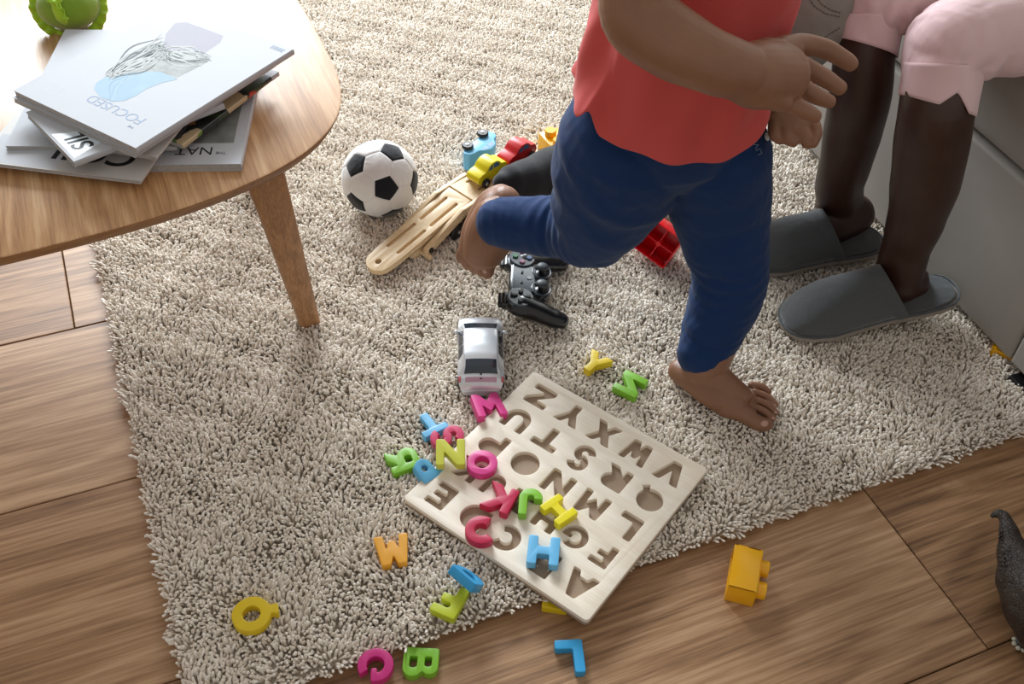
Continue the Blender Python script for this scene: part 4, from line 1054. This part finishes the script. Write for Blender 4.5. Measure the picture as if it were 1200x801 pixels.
from mathutils.bvhtree import BVHTree
from mathutils import noise as mnoise
def wrinkle(me, specs):
    nrm = [v.normal.copy() for v in me.vertices]
    sp = [(Vector(c), Vector(d).normalized(), r, a, f) for c, d, r, a, f in specs]
    for v, n in zip(me.vertices, nrm):
        off = 0
        for c, d, r, a, f in sp:
            q = v.co-c; dd = q.length_squared/(r*r)
            if dd > 5: continue
            w_ = mnoise.noise(v.co*26+c*9)*2.6+mnoise.noise(v.co*9+c)*2.0
            s_ = math.sin(q.dot(d)*f+w_); off += a*math.exp(-dd)*(abs(s_)**.7*(1 if s_ > 0 else -1)*.6+mnoise.noise(v.co*55)*.35)
        if off: v.co += n*off
    me.update()
def groove(me, pts, wd, depth):
    pts = [Vector(p) for p in pts]; z0 = sum(p.z for p in pts)/len(pts)
    lo = Vector((min(p.x for p in pts)-.03, min(p.y for p in pts)-.12, 0)); hi = Vector((max(p.x for p in pts)+.03, max(p.y for p in pts)+.12, 0))
    nrm = [v.normal.copy() for v in me.vertices]
    for v, n in zip(me.vertices, nrm):
        if lo.x < v.co.x < hi.x and lo.y < v.co.y < hi.y and abs(v.co.z-z0) < wd*2: v.co -= n*depth*math.exp(-((v.co.z-z0)/(wd*.45))**2)
    me.update()
def hit(o, px, py, M=None):
    me = o.data; key = o.name
    if key not in BV:
        T = PM[o.name]; BV[key] = BVHTree.FromPolygons([T @ v.co for v in me.vertices], [tuple(p.vertices) for p in me.polygons])
    d = ((px-W/2)/F*RT-(py-H/2)/F*UP+FW).normalized(); loc, n, _, _ = BV[key].ray_cast(CAM, d)
    if loc is None: return None, None
    return loc, (n if n.dot(d) < 0 else -n)
BV = {}
def surfline(name, o, pxs, par, m=None, r=.0007, lift=.0005, dash=True):
    m = m or M_stitch; P = []
    for (a, b), (c, d) in zip(pxs[:-1], pxs[1:]):
        k = max(2, int(math.hypot(c-a, d-b)/1.5))
        for i in range(k):
            p, n = hit(o, a+(c-a)*i/k, b+(d-b)*i/k)
            if p is not None: P.append(p+n*lift)
    if len(P) < 3: print('surfline missed', name, pxs); return
    g = G()
    for i in range(0, len(P)-1):
        if (P[i+1]-P[i]).length < .03 and not (dash and i % 3 == 2): g.cyl(P[i], P[i+1], r, n=6)
    return obj(name, g, m, par)
def toddler():
    foot0 = at(835, 455, RZ); t = thing('person', (foot0.x, foot0.y, RZ-.004), 'toddler in coral polo shirt and navy sweatpants stepping barefoot across the rug, one leg raised', 'person')
    # ---- body: one continuous skin
    g = G()
    C0 = at(778, 135, .42)
    g.tube([C0+Vector((0, .01, -.0)), C0+Vector((.0, .01, .04)), C0+Vector((.012, .012, .14)), C0+Vector((.02, .015, .24)), C0+Vector((.02, .015, .31))], [.085, .092, .092, .098, .05], n=28)
    # standing (left) leg and foot
    limb(g, [(845, 200, .33, 38), (850, 310, .20, 34), (838, 390, .105, 29), (830, 425, .072, 25), (822, 437, .050, 24)])
    hz = RZ+.001
    A = at(800, 436, hz+.018); B = at(838, 462, hz+.020); C_ = at(872, 480, hz+.014)
    g.tube([at(797, 434, hz+.017), at(812, 443, hz+.021), B, at(862, 474, hz+.014)], [.0195, .0225, .0235, .0195], n=22, flat=.95, upv=(0, 0, 1))
    g.tube([at(822, 430, hz+.045), at(845, 448, hz+.033), at(868, 464, hz+.020)], [.027, .0225, .018], n=20)
    g.tube([at(850, 478, hz+.012), at(872, 484, hz+.012), at(884, 494, hz+.011)], [.014, .0145, .011], n=18)
    g.tube([at(858, 462, hz+.013), at(878, 468, hz+.011)], [.018, .012], n=16)
    toes = [((872, 487), (890, 496), (899, 497), 9.2, 'big'), ((878, 474), (895, 482), (906, 490), 4.9, ''), ((882, 467), (899, 474), (909, 483), 4.7, ''), ((884, 459), (899, 465), (909, 474), 4.6, ''), ((880, 451), (892, 453), (901, 459), 4.7, '')]
    for a, b, c, r, _ in toes:
        k = ppm(at(*a, hz)); g.tube([at(*a, hz+.012), at(*b, hz+.0105), at(*c, hz+.007)], [r*.95/k, r/k, r*.82/k], n=14)
    # raised (right) leg and foot hanging behind
    limb(g, [(722, 205, .33, 40), (700, 268, .215, 32), (640, 266, .185, 27), (592, 262, .175, 22), (578, 252, .170, 22)])
    limb(g, [(592, 236, .172, 20), (583, 246, .158, 24), (572, 272, .130, 27), (566, 294, .098, 24)], n=22)
    limb(g, [(588, 232, .170, 17), (574, 240, .155, 17), (558, 268, .122, 16), (550, 292, .092, 13)], n=18)
    limb(g, [(590, 255, .15, 20), (580, 285, .11, 19), (572, 300, .085, 16)], n=18)
    rt = [((543, 290), (540, 299), (540, 304), 6.0), ((549, 297), (546, 307), (548, 312), 6.0), ((557, 302), (554, 312), (557, 317), 6.0), ((564, 304), (562, 314), (564, 320), 6.2), ((573, 302), (572, 314), (571, 321), 8.2)]
    for i, (a, b, c, r) in enumerate(rt):
        pa, pb, pc = at(*a, .088), at(*b, .072), at(*c, .062); k = ppm(pa); g.tube([pa, pb, pc], [r*.95/k, r/k, r*.85/k], n=14)
    # right arm in front of the body
    limb(g, [(775, -110, .745, 46), (756, -40, .700, 47), (748, 14, .660, 46), (785, 48, .642, 43), (838, 74, .625, 37), (872, 84, .612, 33)], n=28)
    limb(g, [(862, 84, .612, 33), (888, 88, .600, 40), (912, 88, .585, 38)], n=26)
    limb(g, [(896, 62, .595, 18), (930, 58, .578, 13)], n=16); limb(g, [(896, 108, .590, 20), (916, 118, .575, 14)], n=16)
    fing = [[(915, 56, .588, 13), (938, 52, .578, 12.0), (966, 57, .570, 11.0), (990, 70, .558, 9.6), (997, 75, .553, 8.6)],
            [(912, 76, .582, 13), (935, 76, .570, 11.8), (962, 89, .562, 10.4), (984, 103, .550, 8.6)],
            [(908, 94, .577, 13), (930, 96, .565, 11.2), (952, 110, .558, 9.8), (972, 119, .548, 7.8)],
            [(902, 110, .572, 12), (924, 120, .562, 10.6), (944, 130, .556, 9.2), (955, 136, .550, 8.0)]]
    for f_ in fing: limb(g, [(x, y, z, r*1.08) for x, y, z, r in f_], n=16)
    # left hand behind: curled fingers and thumb
    limb(g, [(840, -70, .62, 28), (875, 20, .45, 26), (900, 80, .425, 23), (914, 126, .440, 20)], n=20)
    limb(g, [(912, 128, .455, 20), (930, 146, .442, 19)], n=18)
    for f_ in ([(908, 140, .448, 8), (908, 156, .436, 8), (915, 163, .430, 7)], [(920, 142, .448, 8.5), (922, 160, .435, 8.2), (930, 166, .430, 7)], [(932, 140, .450, 9), (942, 158, .437, 8.6), (946, 168, .428, 7)], [(938, 136, .452, 10), (950, 143, .445, 9.5), (955, 155, .438, 8.8), (952, 167, .430, 7.4)]): limb(g, f_, n=14)
    me = remesh(g, .0016, 4); BODY = [obj('body', me, M_skinT, t, smooth=180)]
    # nails
    def nail(px, py, z, nd, r, lab=None):
        p = at(px, py, z); n_ = Vector(nd).normalized(); x = n_.orthogonal().normalized()
        Rm = n_.to_track_quat('Z', 'Y').to_matrix(); obj('nail', G().ell(p, (r, r*.8, .0012), M=Rm, nu=14, nv=8), M_nail, t, smooth=180)
    for (x, y, r) in ((896, 496, .0060), (906, 490, .0030), (909, 483, .0028), (908, 475, .0026), (568, 318, .0045)):
        p, n = hit(BODY[0], x, y)
        if p is not None: obj('nail', G().ell(p, (r, r*.8, .0012), M=n.to_track_quat('Z', 'Y').to_matrix(), nu=14, nv=8), M_nail, t, smooth=180)
    # ---- pants
    g = G()
    W0 = at(780, 140, .405)
    g.tube([W0+Vector((0, 0, .055)), W0+Vector((0, 0, .03)), W0+Vector((.002, 0, .015))], [.110, .119, .120], n=32)
    limb(g, [(735, 165, .385, 82), (722, 205, .325, 78), (705, 245, .265, 62), (690, 268, .222, 46), (668, 264, .198, 39)], n=32)
    limb(g, [(700, 272, .222, 43), (672, 266, .200, 39), (640, 265, .190, 36), (612, 263, .182, 33), (590, 261, .178, 30.5), (583, 261, .176, 28.5)], n=32)
    limb(g, [(838, 180, .37, 66), (843, 235, .29, 61), (850, 280, .235, 52), (856, 318, .19, 45), (850, 350, .150, 43), (836, 385, .110, 37.5), (827, 408, .086, 32.5), (823, 416, .079, 31)], n=32)
    me = remesh(g, .0026, 6, .6)
    kn = at(668, 262, .215); sk = at(850, 335, .185); cf = at(828, 405, .09)
    wrinkle(me, [(kn, (at(640, 265, .19)-at(700, 285, .222)), .050, .0042, 330), (sk+Vector((0, 0, .0)), at(850, 350, .15)-at(850, 300, .235), .048, .0034, 300),
                 (at(838, 385, .11), (0, 0, 1), .034, .0022, 330), (at(700, 215, .34), (.4, -.5, .8), .085, .0032, 120), (at(850, 235, .29), (-.4, 0, 1), .075, .0030, 125), (at(600, 262, .18), (at(583, 261, .176)-at(640, 265, .19)), .03, .0018, 420)])
    groove(me, [at(792, 392, .115), at(815, 402, .115), at(842, 404, .115), at(862, 396, .115)], .006, .0024)
    # hollow cuff look: the legs simply end around the ankle
    pants = obj('sweatpants', me, M_pants, t, smooth=180)
    # printed word and button on the hip
    for px, py, body_ in ((887, 172, 'LIVE'), (889, 156, 'T')):
        p, n = hit(pants, px, py)
        if p is None: continue
        up_ = (at(px+3, py-14, .4)-at(px, py, .4)); x_ = (Vector((0, 0, 1))-n*n.z).normalized()
        x_ = -x_ if False else x_; y_ = n.cross(x_)
        Mx = Matrix(((x_.x, y_.x, n.x, p.x+n.x*.0006), (x_.y, y_.y, n.y, p.y+n.y*.0006), (x_.z, y_.z, n.z, p.z+n.z*.0006), (0, 0, 0, 1)))
        me = text_mesh(body_, .0125, Mx @ Matrix.Translation((0, -.004, 0)), ext=.0004, align='CENTER'); obj('printed_word', me, M_pant_tag, t)
    p, n = hit(pants, 898, 160)
    if p is not None: obj('button', G().ell(p+n*.001, (.0075, .0055, .0018), M=n.to_track_quat('Z', 'Y').to_matrix()), M_nailW, t, smooth=180)
    # ---- shirt: open lofted shell with a notched hem
    ctr = at(780, 138, .42); rings = []; N = 120; NZ = 26
    slit_a = math.radians(220)
    for k in range(NZ+1):
        v = k/NZ; ring = []
        for i in range(N):
            a = 2*PI*i/N
            da = abs((a-slit_a+PI) % (2*PI)-PI); notch = max(0, 1-da/math.radians(5.5))
            aa = (a+math.radians(70)+PI) % (2*PI)-PI
            aa += math.radians(-20); sr_ = min(1, max(0, (math.degrees((a+PI) % (2*PI)-PI)+62)/44)) if math.degrees((a+PI) % (2*PI)-PI) < 60 else max(0, 1-(math.degrees((a+PI) % (2*PI)-PI)-60)/40)
            hem = .446-.018*math.exp(-(aa/math.radians(42))**2)+.045*sr_*sr_*(3-2*sr_)+.026*notch+.004*(1 if (PI*.62 < a < slit_a) else 0)
            # back corner lifts, front hangs lower
            hem += .012*math.sin(max(0, min(1, (a-PI*.6)/(slit_a-PI*.6)))*PI/2)*(1 if a < slit_a else 0)
            z = hem+(.74-hem)*v
            w_ = (z-.42)/.3
            rx = .131-.012*min(1, max(0, w_*2))-.03*max(0, w_-.75)*2; ry = .119-.008*min(1, max(0, w_*2))-.03*max(0, w_-.75)*2
            fold = .0048*math.sin(a*7+z*30)*(1-v*.6)+.0030*math.sin(a*13-z*20)*(1-v)+.003*math.sin(a*3+z*45)
            flare = .006*max(0, 1-(z-hem)/.03)+ (.010*max(0, 1-(z-hem)/.05)*max(0, 1-da/.5)*(1 if a < slit_a else .35))
            if a > slit_a: flare += .002
            cx = ctr.x+.02*w_; cy = ctr.y+.006*w_
            ring.append(Vector((cx+math.cos(a)*(rx+fold+flare), cy+math.sin(a)*(ry+fold+flare), z)))
        rings.append(ring)
    top = []
    for s_ in (.8, .55, .35): rings.append([Vector((rings[NZ][0].x*0+(ctr.x+.02)+(p.x-ctr.x-.02)*s_, ctr.y+(p.y-ctr.y)*s_, .74+.05*(1-s_))) for p in rings[NZ]])
    g = G().loft(rings, cap=False)
    sh = obj('polo_shirt', g, M_shirt, t, smooth=180)
    md = sh.modifiers.new('s', 'SOLIDIFY'); md.thickness = .0022; md.offset = -1
    sub = sh.modifiers.new('b', 'SUBSURF'); sub.levels = 1; sub.render_levels = 1
    # sleeve at the upper arm
    g = G(); p, r = P3([(775, -120, .750, 62), (757, -64, .712, 60)]); g.tube(p, r, n=28); obj('sleeve', remesh(g, .004, 4), M_shirt, t, smooth=180)
    # hem seam (double fold)
    g = G(); seam = [Vector((p.x+(p.x-ctr.x)*.012, p.y+(p.y-ctr.y)*.012, p.z+.012)) for p in rings[0]]
    return t, ctr
tod, tctr = toddler()

def woman():
    kf = at(1085, 350, RZ)
    t = thing('person', (.62, 1.33, RZ-.004), 'seated woman with dark bare legs in pale pink cropped trousers on the sofa edge', 'person')
    g = G()
    near = [(1106, 70, .475, 42), (1098, 125, .42, 43), (1092, 165, .36, 43), (1085, 210, .29, 40), (1074, 255, .215, 33), (1062, 290, .150, 28), (1054, 318, .100, 28), (1050, 330, .080, 29)]
    far = [(1018, 15, .475, 31), (1014, 50, .44, 35), (1008, 110, .36, 36), (1000, 150, .29, 34), (991, 190, .215, 30), (984, 215, .155, 28), (984, 232, .110, 27), (982, 244, .085, 27)]
    limb(g, near, n=28); limb(g, far, n=28)
    # heels and fore feet (inside the slippers)
    for (hx_, hy_, ax_, ay_, tx_, ty_) in ((1066, 330, 1040, 340, 950, 366), (1002, 250, 975, 262, 905, 285)):
        limb(g, [(hx_, hy_, .074, 24), (ax_, ay_, .066, 25), ((ax_+tx_)/2, (ay_+ty_)/2, .055, 22), (tx_, ty_, .045, 15)], n=20)
    for (a, b) in (((1068, 316, .10), 9), ((1038, 318, .11), 8), ((1000, 232, .11), 8)): p = at(*a); g.ell(p, (b/ppm(p),)*3)
    # thighs, hips and trunk (mostly outside the picture)
    p = [at(1106, 70, .475), at(1160, 40, .50), at(1250, 20, .50), at(1360, 0, .50)]; g.tube(p, [.046, .048, .050, .06], n=24)
    p = [at(1018, 15, .475), at(1070, -20, .50), at(1180, -50, .50), at(1330, -40, .52)]; g.tube(p, [.044, .046, .050, .06], n=24)
    me = remesh(g, .003, 4); obj('body', me, M_skinW, t, smooth=180)
    # trousers
    g = G()
    limb(g, [(1105, 84, .462, 45), (1107, 66, .474, 49), (1118, 52, .490, 53), (1150, 40, .500, 52), (1200, 34, .502, 54), (1290, 22, .505, 64), (1380, 5, .52, 84)], n=32)
    limb(g, [(1017, 24, .466, 38), (1021, 10, .476, 43), (1036, -2, .492, 49), (1080, -22, .505, 54), (1180, -50, .510, 62), (1330, -40, .53, 80)], n=32)
    me = remesh(g, .003, 5, .5)
    bk = at(1142, 84, .47)
    wrinkle(me, [(bk, (at(1100, 60, .50)-at(1160, 70, .50)), .050, .0048, 210), (at(1135, 92, .46), (0.2, 0, 1), .022, .0030, 300), (at(1060, 30, .49), (at(1030, 20, .50)-at(1080, 10, .50)), .045, .0050, 230), (at(1150, 60, .54), (1, -.3, .2), .045, .0028, 220)])
    obj('cropped_trousers', me, M_capri, t, smooth=180)
    # hems: open flared bands with a notch at the outer side
    def hem(c0, c1, r0, r1, notch_a, nd, name='trouser_hem', slant=.013):
        c0 = Vector(c0); c1 = Vector(c1); T = (c1-c0).normalized(); cx = Vector((1, 0, 0)); cx = (cx-T*cx.dot(T)).normalized(); cy = T.cross(cx)
        rings = []; N = 96; K = 10
        for k in range(K+1):
            v = k/K; ring = []
            for i in range(N):
                a = 2*PI*i/N; da = abs((a-notch_a+PI) % (2*PI)-PI); nt_ = max(0, 1-da/.42)*nd
                ln = (c1-c0).length-nt_+slant*math.cos(a); r = r0+(r1-r0)*v+.0010*math.sin(a*5+v*3)
                ring.append(c0+T*ln*v+cx*math.cos(a)*r+cy*math.sin(a)*r)
            rings.append(ring)
        o = obj(name, G().loft(rings, cap=False), M_capri, t, smooth=180); s_ = o.modifiers.new('s', 'SOLIDIFY'); s_.thickness = .0016; return T, cx, cy
    a0_, a1_ = at(1106, 74, .471), at(1099, 124, .422)
    d_ = at(1113, 120, .45)-at(1098, 118, .408)
    T = (a1_-a0_).normalized(); cx = Vector((1, 0, 0)); cx = (cx-T*cx.dot(T)).normalized(); cy = T.cross(cx)
    vdir = (CAM-a1_).normalized()*.92+RT*.40; na = math.atan2(vdir.dot(cy), vdir.dot(cx))
    hem(a0_, a1_, .0525, .0515, na, .022)
    b0_, b1_ = at(1018, 18, .472), at(1014, 56, .434)
    hem(b0_, b1_, .0480, .0470, na+2.5, .0)
    return t
wom = woman()

def slipper(tx, ty, hx_, hy_, lab, wd=.052, z0=None, lift=.0):
    z0 = RZ+.004 if z0 is None else z0
    tp = at(tx, ty, z0+.012); hp = at(hx_, hy_, z0+.012+lift)
    L_ = math.hypot(tp.x-hp.x, tp.y-hp.y); a = math.atan2(tp.y-hp.y, tp.x-hp.x)
    Mx = Matrix.Translation((hp.x, hp.y, z0+lift)) @ Matrix.Rotation(a, 4, 'Z') @ Matrix.Rotation(math.atan2(lift, L_), 4, 'Y')
    t = thing('slipper', Mx @ Matrix.Translation((L_/2, 0, 0)), lab, 'slipper', 'grey slippers worn by the seated woman')
    def hw(u):   # half width along the sole
        return wd*np.interp(u, [0, .008, .03, .07, .14, .25, .42, .60, .76, .87, .94, .98, .995, 1], [.0, .28, .50, .66, .76, .80, .78, .88, 1.0, .92, .74, .48, .25, 0])
    N = 60
    us = [.5-.5*math.cos(PI*i/N) for i in range(N+1)]
    outl = [(u*L_, hw(u)) for u in us]+[(u*L_, -hw(u)) for u in reversed(us[1:-1])]
    me = curve_mesh([outl], .0055, .002, 'sole', M=Mx); obj('sole', me, M_sole, t, smooth=50)
    inn = [(.006+(x-.0)*(L_-.012)/L_, y*.93) for x, y in outl]
    me = curve_mesh([inn], .0035, .002, 'insole', M=Mx @ Matrix.Translation((0, 0, .0105))); obj('insole', me, M_felt, t, smooth=50)
    # welt around the edge
    g = G(); ring = [Mx @ Vector((x, y, .0120)) for x, y in outl]
    nn = len(ring); rg = []
    for i in range(nn+1):
        p = ring[i % nn]; q = ring[(i+1) % nn]; o_ = ring[i-1 if i else -2]; T = (q-o_).normalized(); sd = Vector((T.y, -T.x, 0))
        rg.append([p+sd*(.0022*math.cos(b))+Vector((0, 0, .0026*math.sin(b))) for b in [2*PI*j/8 for j in range(8)]])
    obj('welt', G().loft(rg, cap=False), M_felt, t, smooth=180)
    # upper: arch from the toe to mid foot
    rings = []; K = 26; J = 28
    for k in range(K+1):
        v = k/K; u = .40+.595*v
        w_ = hw(u)*.985; h = .070*(1-((v)**2.2))**.75+.012
        skew = -.06*(1-v)*L_*.9
        ring = []
        for j in range(J+1):
            th = PI*j/J; yy = math.cos(th)*w_; s_ = math.sin(th)**.8
            ring.append(Mx @ Vector((u*L_+(.055*(1-v))*s_*-.0+(1-v)*.035*(s_-.5), yy, .011+(h-.011)*s_)))
        rings.append(ring)
    g = G().loft(rings, closed=False, cap=False); o = obj('upper', g, M_felt, t, smooth=180); s_ = o.modifiers.new('s', 'SOLIDIFY'); s_.thickness = .004
    # folded collar band at the opening
    pts = [rings[0][j] for j in range(0, J+1)]
    g = G(); rg = []
    Tdir = (Mx.to_3x3() @ Vector((1, 0, 0)))
    for j in range(J+1):
        p = pts[j]; nrm = (p-(Mx @ Vector((.40*L_, 0, .01)))).normalized()
        prof = [(-.002, .0022), (.004, .0034), (.014, .0034), (.0185, .0012), (.014, -.001), (.0, -.001)]
        rg.append([p+Tdir*a_+nrm*b_+Vector((0, 0, -.10*a_)) for a_, b_ in prof])
    g.loft(rg); obj('collar_band', g, M_felt, t, smooth=60)
    return t, Mx
s1, X_ = slipper(914, 377, 1122, 336, 'grey felt slipper on the near foot of the seated woman', lift=.040)
obj('woven_label', G().join(G().box(.045, -.033, .0140, .082, -.0315, .0146) if False else G().box(.050, -.0325, .0172, .078, -.0318, .0176), X_), M_paper, s1)
s2, X_ = slipper(868, 300, 1034, 278, 'grey felt slipper on the far foot of the seated woman partly behind the toddler leg', lift=.012)

def sock_person():
    t = thing('person', (.14, 1.62, RZ-.004), 'person in grey denim with a black socked foot stretched out behind the toddler', 'person')
    leg_ = [(612, 208, .105, 20), (660, 196, .080, 26), (720, 175, .075, 30), (775, 145, .12, 33), (850, 80, .27, 44), (925, 14, .44, 50), (960, -30, .50, 55), (1060, -90, .53, 60), (1180, -130, .55, 70)]
    g = G(); limb(g, leg_, n=24); obj('body', remesh(g, .004, 4), M_skinW, t, smooth=180)
    g = G()
    limb(g, [(588, 214, .120, 12), (598, 214, .112, 21), (620, 210, .098, 25), (650, 202, .082, 31), (690, 192, .066, 36), (730, 188, .056, 34)], n=24)
    limb(g, [(735, 190, .058, 33), (735, 172, .085, 33), (765, 150, .13, 34)], n=24)
    obj('sock', remesh(g, .003, 5), M_sock, t, smooth=180)
    g = G(); limb(g, [(770, 145, .135, 40), (850, 78, .28, 50), (905, 44, .40, 55), (938, 18, .455, 60), (975, -30, .50, 60), (1060, -80, .53, 66), (1200, -130, .55, 78)], n=32)
    me = remesh(g, .0035, 5)
    wrinkle(me, [(at(965, 50, .42), (at(940, 10, .45)-at(975, 60, .42)), .06, .0055, 150), (at(930, 30, .44), (1, .4, .6), .06, .003, 180)])
    tr = obj('denim_trousers', me, M_grey, t, smooth=180)
    surfline('stitching', tr, [(945, -6), (955, 8), (968, 16), (985, 20)], t); surfline('stitching', tr, [(953, -8), (963, 5), (974, 12), (986, 15)], t)
    surfline('stitching', tr, [(958, 50), (966, 44), (978, 36), (985, 32)], t)
    return t
sock_person()
